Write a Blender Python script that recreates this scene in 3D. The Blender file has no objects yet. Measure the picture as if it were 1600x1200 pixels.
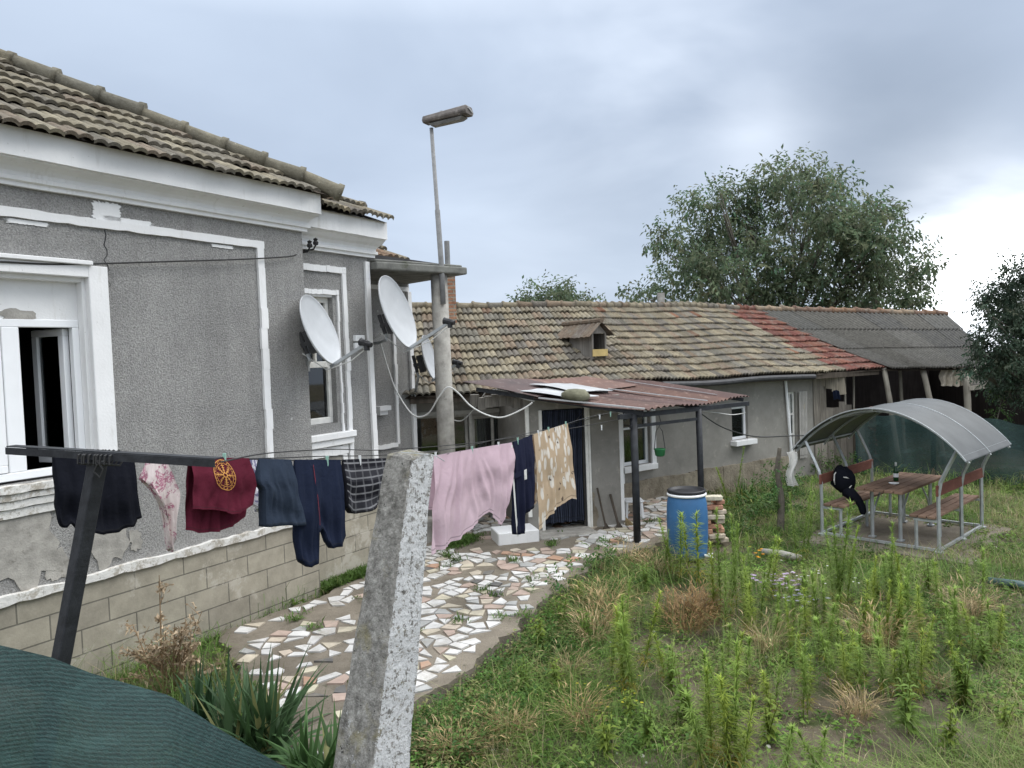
import bpy, math, random
import numpy as np
from mathutils import Vector, Matrix, noise as mnoise
from mathutils.geometry import tessellate_polygon
random.seed(7); rng = np.random.default_rng(7)
V = Vector
S = bpy.context.scene
COL = S.collection
PI = math.pi
# ------------------------------------------------------------------ camera model
F = 1160.0; ROLL = .037; TH = math.atan(45/1160.0); CZ = 3.0
def ray(px, py):
    dx, dy = px-800, 600-py; n = math.hypot(1, ROLL)
    a = (dx+ROLL*dy)/n; b = (-ROLL*dx+dy)/n
    c, s = math.cos(TH), math.sin(TH)
    return V((a, F*c+b*s, b*c-F*s))
def atY(px, py, Y):
    d = ray(px, py); return V((0, 0, CZ)) + d*(Y/d.y)
def atZ(px, py, z):
    d = ray(px, py); return V((0, 0, CZ)) + d*((z-CZ)/d.z)
def on_plane(px, py, o, n):
    d = ray(px, py); c = V((0, 0, CZ)); o = V(o); n = V(n)
    return c + d*((o-c).dot(n)/d.dot(n))
def lerp(a, b, t): return a+(b-a)*t
def sst(a, b, x):
    t = max(0., min(1., (x-a)/(b-a))); return t*t*(3-2*t)
def interp(xs, ys, x): return float(np.interp(x, xs, ys))
# ------------------------------------------------------------------ object helpers
def tag(o, label=None, cat=None, group=None, kind=None):
    if label: o['label'] = label
    if cat: o['category'] = cat
    if group: o['group'] = group
    if kind: o['kind'] = kind
    return o
def thing(name, loc, label, cat, group=None):
    o = bpy.data.objects.new(name, None); COL.objects.link(o)
    o.location = loc; o.empty_display_size = .2
    return tag(o, label, cat, group)
def wloc(o):
    p = V((0, 0, 0))
    while o is not None: p += o.location; o = o.parent
    return p
def kids(o): return [c for c in bpy.data.objects if c.parent == o]
def copy_tree(o, parent=None):
    c = o.copy(); COL.objects.link(c)
    if parent is not None: c.parent = parent
    for ch in kids(o): copy_tree(ch, c)
    return c
class MB:
    def __init__(s): s.v = []; s.f = []; s.t = []; s.uv = []; s.tint = (1, 1, 1)
    def add(s, vs, fs, tint=None, uvs=None):
        b = len(s.v); s.v += [tuple(p) for p in vs]
        for k, f in enumerate(fs):
            s.f.append([b+i for i in f]); s.t.append(tint or s.tint)
            s.uv.append([uvs[i] for i in f] if uvs is not None else None)
        return s
    def box(s, c, size, rot=None, tint=None):
        x, y, z = [q/2 for q in size]
        P = [V(p) for p in ((-x,-y,-z),(x,-y,-z),(x,y,-z),(-x,y,-z),(-x,-y,z),(x,-y,z),(x,y,z),(-x,y,z))]
        if rot is not None: P = [rot @ p for p in P]
        c = V(c)
        return s.add([p+c for p in P], [(0,3,2,1),(4,5,6,7),(0,1,5,4),(1,2,6,5),(2,3,7,6),(3,0,4,7)], tint)
    def beam(s, a, b, w, h, up=(0, 0, 1), tint=None):
        a, b = V(a), V(b); d = (b-a); L = d.length; d.normalize()
        sd = d.cross(V(up))
        if sd.length < 1e-4: sd = d.cross(V((1, 0, 0)))
        sd.normalize(); u2 = sd.cross(d)
        R = Matrix((d, sd, u2)).transposed()
        return s.box((a+b)/2, (L, w, h), R, tint)
    def fbox(s, fr, s0, s1, d0, d1, z0, z1, tint=None):
        P = [fr(a, d, z) for z in (z0, z1) for a, d in ((s0, d1), (s1, d1), (s1, d0), (s0, d0))]
        uvs = [(a+d*.37, z) for z in (z0, z1) for a, d in ((s0, d1), (s1, d1), (s1, d0), (s0, d0))]
        return s.add(P, [(0,3,2,1),(4,5,6,7),(0,1,5,4),(1,2,6,5),(2,3,7,6),(3,0,4,7)], tint, uvs)
    def tube(s, pts, r, n=8, tint=None, cap=True, sq=False):
        pts = [V(p) for p in pts]; m = len(pts)
        rs = list(r) if hasattr(r, '__len__') else [r]*m
        vs = []; fs = []; prev = None
        for i, p in enumerate(pts):
            d = (pts[min(i+1, m-1)]-pts[max(i-1, 0)]).normalized()
            if prev is None:
                a = d.cross(V((0, 0, 1)))
                if a.length < .05: a = d.cross(V((1, 0, 0)))
            else:
                a = prev - d*prev.dot(d)
            a.normalize(); b = d.cross(a); prev = a
            for k in range(n):
                th = 2*PI*(k+.5)/n
                vs.append(p + (a*math.cos(th)+b*math.sin(th))*rs[i])
        for i in range(m-1):
            for k in range(n):
                fs.append((i*n+k, i*n+(k+1) % n, (i+1)*n+(k+1) % n, (i+1)*n+k))
        if cap:
            fs.append(tuple(range(n-1, -1, -1))); fs.append(tuple((m-1)*n+k for k in range(n)))
        return s.add(vs, fs, tint)
    def lathe(s, c, prof, n=24, tint=None, ax=None):
        c = V(c); vs = []; fs = []
        for r, z in prof:
            for k in range(n):
                th = 2*PI*k/n; p = V((r*math.cos(th), r*math.sin(th), z))
                vs.append(c+(ax @ p if ax is not None else p))
        for i in range(len(prof)-1):
            for k in range(n):
                fs.append((i*n+k, i*n+(k+1) % n, (i+1)*n+(k+1) % n, (i+1)*n+k))
        fs.append(tuple(range(n-1, -1, -1))); fs.append(tuple((len(prof)-1)*n+k for k in range(n)))
        return s.add(vs, fs, tint)
    def grid(s, fn, nu, nv, tint=None, flip=False):
        vs = []; uvs = []
        for j in range(nv+1):
            for i in range(nu+1):
                vs.append(fn(i/nu, j/nv)); uvs.append((i/nu, j/nv))
        fs = []
        for j in range(nv):
            for i in range(nu):
                a = j*(nu+1)+i; q = (a, a+1, a+nu+2, a+nu+1)
                fs.append(q[::-1] if flip else q)
        return s.add(vs, fs, tint, uvs)
    def prism(s, poly, h0, h1, fn, tint=None):
        n = len(poly)
        vs = [fn(p[0], p[1], h0) for p in poly]+[fn(p[0], p[1], h1) for p in poly]
        fs = [tuple(range(n-1, -1, -1)), tuple(range(n, 2*n))]+[(i, (i+1) % n, n+(i+1) % n, n+i) for i in range(n)]
        return s.add(vs, fs, tint)
    def build(s, name, mat, parent=None, smooth=False, bevel=0, seg=1, origin=None):
        me = bpy.data.meshes.new(name); vs = s.v
        if parent is not None: o0 = wloc(parent)
        elif origin is not None: o0 = V(origin)
        else:
            a = np.array(vs); o0 = V(((a[:,0].min()+a[:,0].max())/2, (a[:,1].min()+a[:,1].max())/2, a[:,2].min()))
        arr = np.array(vs, dtype=float)-np.array(o0)
        me.from_pydata(arr.tolist(), [], s.f)
        me.materials.append(mat)
        at = me.attributes.new('tint', 'FLOAT_COLOR', 'FACE')
        buf = np.ones((len(s.f), 4), dtype=np.float32); buf[:, :3] = np.array(s.t, dtype=np.float32)
        at.data.foreach_set('color', buf.ravel())
        if any(u is not None for u in s.uv):
            ul = me.uv_layers.new(name='UVMap'); k = 0
            flat = []
            for f, u in zip(s.f, s.uv):
                flat += u if u is not None else [(0, 0)]*len(f)
            ul.data.foreach_set('uv', np.array(flat, dtype=np.float32).ravel())
        if smooth: me.polygons.foreach_set('use_smooth', [True]*len(me.polygons))
        me.update()
        o = bpy.data.objects.new(name, me); COL.objects.link(o)
        if parent is not None: o.parent = parent
        else: o.location = o0
        if bevel:
            b = o.modifiers.new('bevel', 'BEVEL'); b.width = bevel; b.segments = seg; b.limit_method = 'ANGLE'; b.angle_limit = .6
        return o
class Fr:   # a wall's frame: s along it, d out of it, z up
    def __init__(s, O, u):
        l = math.hypot(*u); s.O = O; s.u = (u[0]/l, u[1]/l); s.n = (s.u[1], -s.u[0])
    def __call__(s, a, d, z): return V((s.O[0]+s.u[0]*a+s.n[0]*d, s.O[1]+s.u[1]*a+s.n[1]*d, z))
    def px(s, x, y, d=0):
        p = on_plane(x, y, s(0, d, 0), (s.n[0], s.n[1], 0))
        return ((p.x-s.O[0])*s.u[0]+(p.y-s.O[1])*s.u[1], p.z)
def wall(mb, fr, s0, s1, z0, z1, holes=(), d=0., th=.25, tint=None):
    ss = sorted({s0, s1, *[h[0] for h in holes], *[h[1] for h in holes]})
    zs = sorted({z0, z1, *[h[2] for h in holes], *[h[3] for h in holes]})
    for i in range(len(ss)-1):
        for j in range(len(zs)-1):
            a, b, e, f = ss[i], ss[i+1], zs[j], zs[j+1]
            if any(h[0] <= a and b <= h[1] and h[2] <= e and f <= h[3] for h in holes): continue
            P = [(a, e), (b, e), (b, f), (a, f)]
            mb.add([fr(x, d, z) for x, z in P], [(0, 1, 2, 3)], tint, P)
            mb.add([fr(x, d-th, z) for x, z in P], [(3, 2, 1, 0)], tint, P)
    def rim(a, b, e, f, inv):
        for (x0, q0, x1, q1) in ((a, e, b, e), (b, e, b, f), (b, f, a, f), (a, f, a, e)):
            P = [fr(x0, d, q0), fr(x1, d, q1), fr(x1, d-th, q1), fr(x0, d-th, q0)]
            u = [(x0, q0), (x1, q1), (x1+.2, q1), (x0+.2, q0)]
            mb.add(P if inv else P[::-1], [(0, 1, 2, 3)], tint, u)
    rim(s0, s1, z0, z1, False)
    for h in holes: rim(*h, True)
# ------------------------------------------------------------------ materials
def nt(name):
    m = bpy.data.materials.new(name); m.use_nodes = True
    t = m.node_tree; t.nodes.clear()
    return m, t, t.nodes, t.links
class G:    # tiny node-graph helper
    def __init__(s, name):
        s.m, s.t, s.N, s.L = nt(name)
        s.out = s.N.new('ShaderNodeOutputMaterial'); s.tc = None
    def co(s, kind='Object'):
        if s.tc is None: s.tc = s.N.new('ShaderNodeTexCoord')
        return s.tc.outputs[kind]
    def put(s, inp, val):
        if hasattr(val, 'is_output') or isinstance(val, bpy.types.NodeSocket): s.L.new(val, inp)
        elif isinstance(val, (tuple, list)) and len(val) == 3 and inp.type == 'RGBA': inp.default_value = (*val, 1)
        else: inp.default_value = val
    def map(s, vec, scale=(1, 1, 1), rot=(0, 0, 0), loc=(0, 0, 0)):
        n = s.N.new('ShaderNodeMapping'); s.put(n.inputs['Vector'], vec)
        n.inputs['Scale'].default_value = scale; n.inputs['Rotation'].default_value = rot; n.inputs['Location'].default_value = loc
        return n.outputs[0]
    def noise(s, scale, detail=5, rough=.55, vec=None, dist=0.):
        n = s.N.new('ShaderNodeTexNoise'); s.put(n.inputs['Vector'], vec if vec is not None else s.co())
        n.inputs['Scale'].default_value = scale; n.inputs['Detail'].default_value = detail
        n.inputs['Roughness'].default_value = rough; n.inputs['Distortion'].default_value = dist
        return n.outputs['Fac']
    def voro(s, scale, feature='F1', vec=None, out='Distance'):
        n = s.N.new('ShaderNodeTexVoronoi'); n.feature = feature; s.put(n.inputs['Vector'], vec if vec is not None else s.co())
        n.inputs['Scale'].default_value = scale
        return n.outputs[out]
    def wave(s, scale, dist=0, vec=None, direction='X', dscale=1.):
        n = s.N.new('ShaderNodeTexWave'); s.put(n.inputs['Vector'], vec if vec is not None else s.co())
        n.bands_direction = direction; n.inputs['Scale'].default_value = scale
        n.inputs['Distortion'].default_value = dist; n.inputs['Detail Scale'].default_value = dscale
        return n.outputs['Fac']
    def ramp(s, fac, a, b, c0=(0, 0, 0), c1=(1, 1, 1)):
        n = s.N.new('ShaderNodeValToRGB'); s.put(n.inputs[0], fac); e = n.color_ramp.elements
        e[0].position = a; e[1].position = b; e[0].color = (*c0, 1); e[1].color = (*c1, 1)
        return n.outputs[0]
    def mix(s, fac, a, b, mode='MIX'):
        n = s.N.new('ShaderNodeMix'); n.data_type = 'RGBA'; n.blend_type = mode
        s.put(n.inputs[0], fac); s.put(n.inputs[6], a); s.put(n.inputs[7], b)
        return n.outputs[2]
    def math(s, op, a, b=0., c=None):
        n = s.N.new('ShaderNodeMath'); n.operation = op
        s.put(n.inputs[0], a); s.put(n.inputs[1], b)
        if c is not None: s.put(n.inputs[2], c)
        return n.outputs[0]
    def attr(s, name='tint', out='Color'):
        n = s.N.new('ShaderNodeAttribute'); n.attribute_name = name
        return n.outputs[out]
    def sep(s, vec):
        n = s.N.new('ShaderNodeSeparateXYZ'); s.put(n.inputs[0], vec); return n.outputs
    def bump(s, h, strength=.3, dist=.01, nrm=None):
        n = s.N.new('ShaderNodeBump'); s.put(n.inputs['Height'], h)
        n.inputs['Strength'].default_value = strength; n.inputs['Distance'].default_value = dist
        if nrm is not None: s.L.new(nrm, n.inputs['Normal'])
        return n.outputs[0]
    def pbr(s, col, rough=.8, nrm=None, metal=0., spec=.3, alpha=None):
        n = s.N.new('ShaderNodeBsdfPrincipled'); s.put(n.inputs['Base Color'], col)
        s.put(n.inputs['Roughness'], rough); n.inputs['Metallic'].default_value = metal
        n.inputs['Specular IOR Level'].default_value = spec
        if nrm is not None: s.L.new(nrm, n.inputs['Normal'])
        if alpha is not None: s.put(n.inputs['Alpha'], alpha)
        s.L.new(n.outputs[0], s.out.inputs[0]); s.b = n
        return s.m
def var(g, col, amt=.2, scale=4, dark=(0, 0, 0), **k):
    f = g.ramp(g.noise(scale, 6, .6, **k), .3, .7, (1-amt,)*3, (1+amt,)*3)
    return g.mix(1., col, f, 'MULTIPLY')
def simple(name, col, rough=.8, amt=.2, scale=6, bs=40, bst=.2, metal=0., spec=.3, tint=False, dirt=None):
    g = G(name); c = col
    if tint: c = g.mix(1., c, g.attr(), 'MULTIPLY')
    c = var(g, c, amt, scale)
    if dirt: c = g.mix(g.ramp(g.noise(dirt[1], 8, .7), dirt[2], dirt[2]+.12), c, dirt[0])
    return g.pbr(c, rough, g.bump(g.noise(bs, 6), bst, .01), metal, spec)
MT = {}
# grey sprayed cement render
g = G('spatter_render')
h = g.noise(62, 3, .75)
c = g.mix(g.ramp(g.noise(1.3, 8, .65), .35, .65), (.315, .31, .3), (.395, .388, .374))
c = g.mix(1., c, g.ramp(h, .33, .68, (.66,)*3, (1.28,)*3), 'MULTIPLY')
c = g.mix(1., c, g.ramp(g.noise(2.2, 6, .65, vec=g.map(g.co(), (2.2, 2.2, .3))), .45, .72, (1.03,)*3, (.86,)*3), 'MULTIPLY')
c = g.mix(g.ramp(g.noise(9, 2, .5), .77, .79), c, (.62, .62, .6))
MT['render'] = g.pbr(c, .95, g.bump(h, 1., .03), spec=.15)
# smooth old cement render of the low house
g = G('smooth_render')
c = g.mix(g.ramp(g.noise(1.1, 9, .7), .3, .7), (.2, .19, .172), (.34, .325, .295))
c = g.mix(g.ramp(g.noise(6, 8, .7), .58, .75), c, (.4, .375, .33))
MT['render2'] = g.pbr(c, .95, g.bump(g.noise(35, 8, .7), .5, .012), spec=.15)
g = G('earth_plinth')
c = g.mix(g.ramp(g.noise(3, 9, .7), .35, .68), (.17, .145, .11), (.36, .32, .25))
MT['plinth'] = g.pbr(c, .95, g.bump(g.noise(22, 8, .7), .8, .03), spec=.1)
# white painted trim, flaking here and there
g = G('white_trim')
c = var(g, (.77, .77, .765), .05, 3)
c = g.mix(g.ramp(g.noise(7, 9, .75), .68, .74), c, (.5, .48, .44))
c = g.mix(g.ramp(g.noise(3, 7, .7, vec=g.map(g.co(), (3, 3, .45))), .58, .86), c, (.55, .535, .5))
c = g.mix(g.ramp(g.noise(26, 6, .7), .66, .72), c, (.42, .4, .37))
MT['trim'] = g.pbr(c, .75, g.bump(g.noise(45, 5), .3, .008))
g = G('flaking_trim')
c = var(g, (.66, .65, .62), .08, 3)
c = g.mix(g.ramp(g.noise(6, 10, .78), .5, .58), c, (.38, .35, .3))
c = g.mix(g.ramp(g.noise(14, 10, .78), .6, .66), c, (.2, .18, .15))
MT['flaky'] = g.pbr(c, .85, g.bump(g.noise(20, 8), .6, .015))
# concrete block plinth
g = G('concrete_blocks')
b = g.N.new('ShaderNodeTexBrick'); g.put(b.inputs['Vector'], g.co('UV'))
b.inputs['Scale'].default_value = 1.; b.inputs['Brick Width'].default_value = .52; b.inputs['Row Height'].default_value = .222
b.inputs['Mortar Size'].default_value = .007; b.inputs['Mortar Smooth'].default_value = .2; b.inputs['Bias'].default_value = -.2
b.inputs['Color1'].default_value = (.36, .33, .265, 1); b.inputs['Color2'].default_value = (.295, .27, .22, 1); b.inputs['Mortar'].default_value = (.16, .15, .125, 1)
c = g.mix(1., b.outputs['Color'], g.ramp(g.noise(4, 8, .7), .3, .7, (.72,)*3, (1.15,)*3), 'MULTIPLY')
c = g.mix(g.ramp(g.noise(1.6, 8, .7), .56, .62), c, (.43, .4, .34))
hh = g.math('SUBTRACT', g.math('MULTIPLY', g.noise(50, 6), .3), b.outputs['Fac'])
MT['blocks'] = g.pbr(c, .95, g.bump(hh, .6, .012), spec=.15)
# tiles
def tile_mat(name, lich, lam, dk=.62):
    g = G(name); c = g.mix(1., (dk,)*3, g.attr(), 'MULTIPLY')
    c = g.mix(1., c, g.ramp(g.noise(9, 8, .7), .25, .75, (.55,)*3, (1.35,)*3), 'MULTIPLY')
    c = g.mix(g.math('MULTIPLY', g.ramp(g.noise(5, 9, .75), .5, .62), lam), c, lich)
    c = g.mix(g.ramp(g.noise(16, 9, .8), .62, .7), c, (.09, .085, .07))
    c = g.mix(g.ramp(g.noise(40, 3, .6), .7, .74), c, (.5, .48, .4))
    return g.pbr(c, .95, g.bump(g.noise(30, 8, .75), .9, .02), spec=.1)
MT['tile'] = tile_mat('lichened_tiles', (.195, .185, .155), .5)
MT['asbestos'] = tile_mat('asbestos_sheets', (.12, .115, .1), .7, .6)
MT['concrete'] = simple('old_concrete', (.33, .315, .285), .95, .3, 7, 60, .5, dirt=((.16, .15, .13), 5, .6))
MT['concrete_dark'] = simple('mossy_concrete', (.17, .17, .155), .95, .35, 5, 40, .6, dirt=((.08, .085, .06), 4, .55))
# rusty sheet
g = G('rusty_sheet')
c = g.mix(g.ramp(g.noise(2.2, 9, .7), .35, .68), (.13, .076, .063), (.088, .059, .052))
c = g.mix(g.ramp(g.noise(7, 9, .75), .55, .7), c, (.25, .18, .15))
c = g.mix(1., c, g.attr(), 'MULTIPLY')
MT['rust'] = g.pbr(c, .75, g.bump(g.noise(40, 6), .3, .006), metal=.1)
MT['zinc'] = simple('zinc_sheet', (.38, .385, .39), .5, .15, 5, 30, .15, metal=.2, dirt=((.36, .25, .18), 4, .66))
MT['galv'] = simple('galvanised_steel', (.42, .44, .45), .5, .18, 9, 40, .1, metal=.55)
MT['black_metal'] = simple('black_painted_steel', (.024, .026, .03), .55, .4, 12, 60, .35, dirt=((.15, .14, .13), 14, .68))
MT['dark_metal'] = simple('dark_steel', (.045, .045, .047), .6, .3, 10, 50, .2)
MT['pipe'] = simple('dull_grey_pipe', (.23, .23, .23), .7, .25, 8, 40, .2, dirt=((.15, .11, .08), 9, .62))
MT['lamp_rust'] = simple('rusted_lamp_metal', (.13, .115, .105), .7, .4, 10, 40, .3, dirt=((.33, .3, .28), 6, .55))
MT['dish'] = simple('dish_paint', (.45, .465, .48), .55, .06, 5, 20, .03, dirt=((.55, .55, .54), 3, .62))
MT['plastic_black'] = simple('black_plastic', (.022, .022, .024), .45, .2, 8, 30, .05)
MT['blue'] = simple('blue_plastic', (.045, .14, .3), .5, .2, 3, 15, .06, spec=.35, dirt=((.09, .19, .36), 5, .6))
MT['cable_white'] = simple('white_cable', (.6, .6, .58), .6, .1, 5, 20, 0)
MT['cable_black'] = simple('black_cable', (.03, .03, .03), .6, .1, 5, 20, 0)
MT['pvc'] = simple('white_window_frame', (.84, .85, .86), .35, .03, 3, 20, .02, spec=.4)
MT['old_frame'] = simple('old_painted_frame', (.72, .71, .67), .7, .12, 9, 40, .2, dirt=((.35, .31, .26), 8, .64))
MT['grey_frame'] = simple('weathered_frame', (.42, .41, .375), .8, .2, 9, 40, .2, dirt=((.22, .2, .17), 8, .62))
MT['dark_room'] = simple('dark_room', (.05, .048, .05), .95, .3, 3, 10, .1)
MT['brick'] = None
g = G('old_brick')
b = g.N.new('ShaderNodeTexBrick'); g.put(b.inputs['Vector'], g.co('UV')); b.inputs['Scale'].default_value = 1.
b.inputs['Brick Width'].default_value = .25; b.inputs['Row Height'].default_value = .075; b.inputs['Mortar Size'].default_value = .012
b.inputs['Color1'].default_value = (.3, .15, .095, 1); b.inputs['Color2'].default_value = (.38, .22, .14, 1); b.inputs['Mortar'].default_value = (.3, .27, .22, 1)
c = g.mix(1., b.outputs['Color'], g.ramp(g.noise(11, 7, .7), .3, .7, (.6,)*3, (1.25,)*3), 'MULTIPLY')
MT['brick'] = g.pbr(c, .95, g.bump(g.math('SUBTRACT', g.noise(30, 5), b.outputs['Fac']), .8, .02), spec=.1)
MT['wood_grey'] = None
def wood(name, c0, c1, axis=(1, 1, .08), rough=.85, tint=False):
    g = G(name); v = g.map(g.co(), axis)
    c = g.mix(g.ramp(g.noise(14, 8, .65, vec=v, dist=.6), .3, .7), c0, c1)
    c = g.mix(1., c, g.ramp(g.noise(2.5, 5), .3, .7, (.75,)*3, (1.15,)*3), 'MULTIPLY')
    if tint: c = g.mix(1., c, g.attr(), 'MULTIPLY')
    return g.pbr(c, rough, g.bump(g.noise(22, 8, .6, vec=v), .5, .008), spec=.2)
MT['wood_grey'] = wood('weathered_wood', (.13, .12, .105), (.3, .28, .25), tint=True)
MT['wood_dark'] = wood('dark_old_wood', (.055, .045, .036), (.12, .1, .08), tint=True)
MT['wood_red'] = wood('red_stained_wood', (.13, .048, .038), (.2, .085, .062), (.3, .3, 1))
MT['wood_brown'] = wood('brown_planks', (.13, .078, .055), (.24, .16, .115), (.4, .4, 1), tint=True)
MT['pole_wood'] = wood('bare_log', (.22, .2, .17), (.42, .39, .33))
# glass
g = G('window_glass')
tr = g.N.new('ShaderNodeBsdfTransparent'); tr.inputs[0].default_value = (.62, .66, .66, 1)
gl = g.N.new('ShaderNodeBsdfGlossy'); gl.inputs['Roughness'].default_value = .03; gl.inputs[0].default_value = (.9, .93, .95, 1)
lw = g.N.new('ShaderNodeFresnel'); lw.inputs[0].default_value = 1.55
mx = g.N.new('ShaderNodeMixShader'); g.L.new(g.math('ADD', lw.outputs[0], .05), mx.inputs[0]); g.L.new(tr.outputs[0], mx.inputs[1]); g.L.new(gl.outputs[0], mx.inputs[2])
g.L.new(mx.outputs[0], g.out.inputs[0]); MT['glass'] = g.m
# leaves: diffuse + translucent, tinted per face
def leaf(name, col, trans=.35, amt=.25, scale=1.2):
    g = G(name); c = g.mix(1., col, g.attr(), 'MULTIPLY'); c = var(g, c, amt, scale)
    d = g.N.new('ShaderNodeBsdfPrincipled'); g.put(d.inputs['Base Color'], c); d.inputs['Roughness'].default_value = .6; d.inputs['Specular IOR Level'].default_value = .25
    t = g.N.new('ShaderNodeBsdfTranslucent'); g.put(t.inputs[0], c)
    m = g.N.new('ShaderNodeMixShader'); m.inputs[0].default_value = trans
    g.L.new(d.outputs[0], m.inputs[1]); g.L.new(t.outputs[0], m.inputs[2]); g.L.new(m.outputs[0], g.out.inputs[0])
    return g.m
MT['leaf_tree'] = leaf('walnut_leaves', (.115, .15, .09), .5)
MT['leaf_dark'] = leaf('plum_leaves', (.058, .085, .058), .35)
MT['leaf_weed'] = leaf('weed_leaves', (.3, .38, .1), .5)
MT['leaf_yucca'] = leaf('yucca_leaves', (.055, .105, .04), .2)
MT['leaf_shrub'] = leaf('shrub_leaves', (.08, .15, .045), .35)
MT['grass'] = leaf('grass_blades', (1, 1, 1), .35, .3, .8)
MT['straw'] = leaf('dry_straw', (.4, .31, .175), .3, .3, 6)
MT['drybrown'] = leaf('withered_plant', (.36, .28, .19), .25, .3, 8)
MT['petal'] = leaf('petals', (1, 1, 1), .3, .1, 8)
MT['bark'] = simple('bark', (.13, .115, .095), .95, .35, 9, 30, .8)
# cloth
def cloth(name, col, amt=.12, trans=0., pat=None):
    g = G(name); c = col
    if pat: c = pat(g)
    c = var(g, c, amt, 5)
    hem = g.sep(g.co('UV'))[1]; hl = g.math('MULTIPLY', g.math('GREATER_THAN', hem, .952), g.math('LESS_THAN', hem, .966)); c = g.mix(g.math('MULTIPLY', hl, .4), c, (.02, .02, .02))
    w = g.bump(g.noise(260, 2), .25, .003)
    w = g.bump(g.noise(24, 4, .65, dist=1.2), .3, .012, w)
    w = g.bump(g.noise(9, 4, .6, dist=.8), .35, .02, w)
    d = g.N.new('ShaderNodeBsdfPrincipled'); g.put(d.inputs['Base Color'], c); d.inputs['Roughness'].default_value = .92
    d.inputs['Specular IOR Level'].default_value = .1; g.L.new(w, d.inputs['Normal'])
    t = g.N.new('ShaderNodeBsdfTranslucent'); g.put(t.inputs[0], c)
    m = g.N.new('ShaderNodeMixShader'); m.inputs[0].default_value = trans
    g.L.new(d.outputs[0], m.inputs[1]); g.L.new(t.outputs[0], m.inputs[2]); g.L.new(m.outputs[0], g.out.inputs[0])
    return g.m
MT['c_black'] = cloth('black_jersey', (.008, .009, .014))
MT['c_navy'] = cloth('navy_fleece', (.012, .017, .036))
MT['c_slate'] = cloth('slate_navy_fleece', (.026, .036, .056))
MT['red_seam'] = simple('red_piping', (.16, .02, .03), .8)
MT['c_navy2'] = cloth('dark_navy_sweat', (.012, .014, .032))
MT['c_burg'] = cloth('burgundy_jersey', (.085, .012, .024))
MT['c_pink'] = cloth('pink_sheet', (.62, .47, .53), .06, .3)
MT['c_curtain'] = cloth('pale_curtain', (.55, .53, .5), .15, .3)
MT['c_white'] = cloth('white_cloth', (.7, .69, .67), .1, .2)
MT['c_sack'] = cloth('plastic_sack', (.6, .54, .45), .2, .2)
MT['gold'] = simple('gold_print', (.5, .24, .06), .7, .15, 30, 60, .05)
MT['dark_print'] = simple('dark_print', (.02, .012, .012), .8, .1, 30, 60, .05)
def plaid(g):
    uv = g.co('UV')
    a = g.ramp(g.wave(2.2, 0, uv, 'Y'), .86, .93); b = g.ramp(g.wave(1.9, 0, uv, 'X'), .88, .95)
    a2 = g.ramp(g.wave(.55, 0, uv, 'Y'), .55, .6); 
    c = g.mix(a2, (.012, .012, .016), (.03, .03, .036))
    c = g.mix(g.math('MULTIPLY', a, .75), c, (.22, .22, .23)); return g.mix(g.math('MULTIPLY', b, .45), c, (.16, .16, .17))
MT['c_plaid'] = cloth('plaid_cotton', (0, 0, 0), .1, 0, plaid)
def floral(g):
    n = g.ramp(g.noise(7, 4, .6, dist=1.5), .49, .53)
    n2 = g.ramp(g.noise(38, 2, .5, dist=2.), .42, .5)
    return g.mix(g.math('MULTIPLY', n, n2), (.74, .66, .64), (.45, .2, .27))
MT['c_floral'] = cloth('pink_floral_cotton', (0, 0, 0), .08, .2, floral)
def violet(g): return g.mix(g.ramp(g.noise(14, 3, .6, dist=1.), .5, .58), (.7, .69, .74), (.2, .19, .3))
MT['c_violet'] = cloth('white_violet_cotton', (0, 0, 0), .08, .2, violet)
def feathers(g):
    uv = g.co('UV')
    v = g.map(uv, (15, 6, 1), (0, 0, .3))
    f1 = g.ramp(g.voro(1., vec=v), .4, .47, (1, 1, 1), (0, 0, 0))
    on = g.ramp(g.noise(7, 2, .5, vec=uv), .28, .34)
    dk = g.ramp(g.voro(1., vec=g.map(uv, (9, 7, 1), (0, 0, .6), (.3, .7, 0))), .2, .26, (1, 1, 1), (0, 0, 0))
    on2 = g.ramp(g.noise(9, 2, .5, vec=g.map(uv, loc=(3, 1, 0))), .52, .56)
    c = g.mix(g.math('MULTIPLY', f1, on), (.5, .385, .27), (.72, .68, .62))
    return g.mix(g.math('MULTIPLY', dk, on2), c, (.12, .09, .07))
MT['c_feather'] = cloth('cream_feather_sheet', (0, 0, 0), .06, .25, feathers)
def stripes(g): return g.mix(g.ramp(g.wave(9, 1.5, g.co('UV'), 'X'), .3, .7), (.012, .014, .022), (.05, .06, .09))
MT['c_door'] = cloth('striped_door_curtain', (0, 0, 0), .2, .05, stripes)
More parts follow.
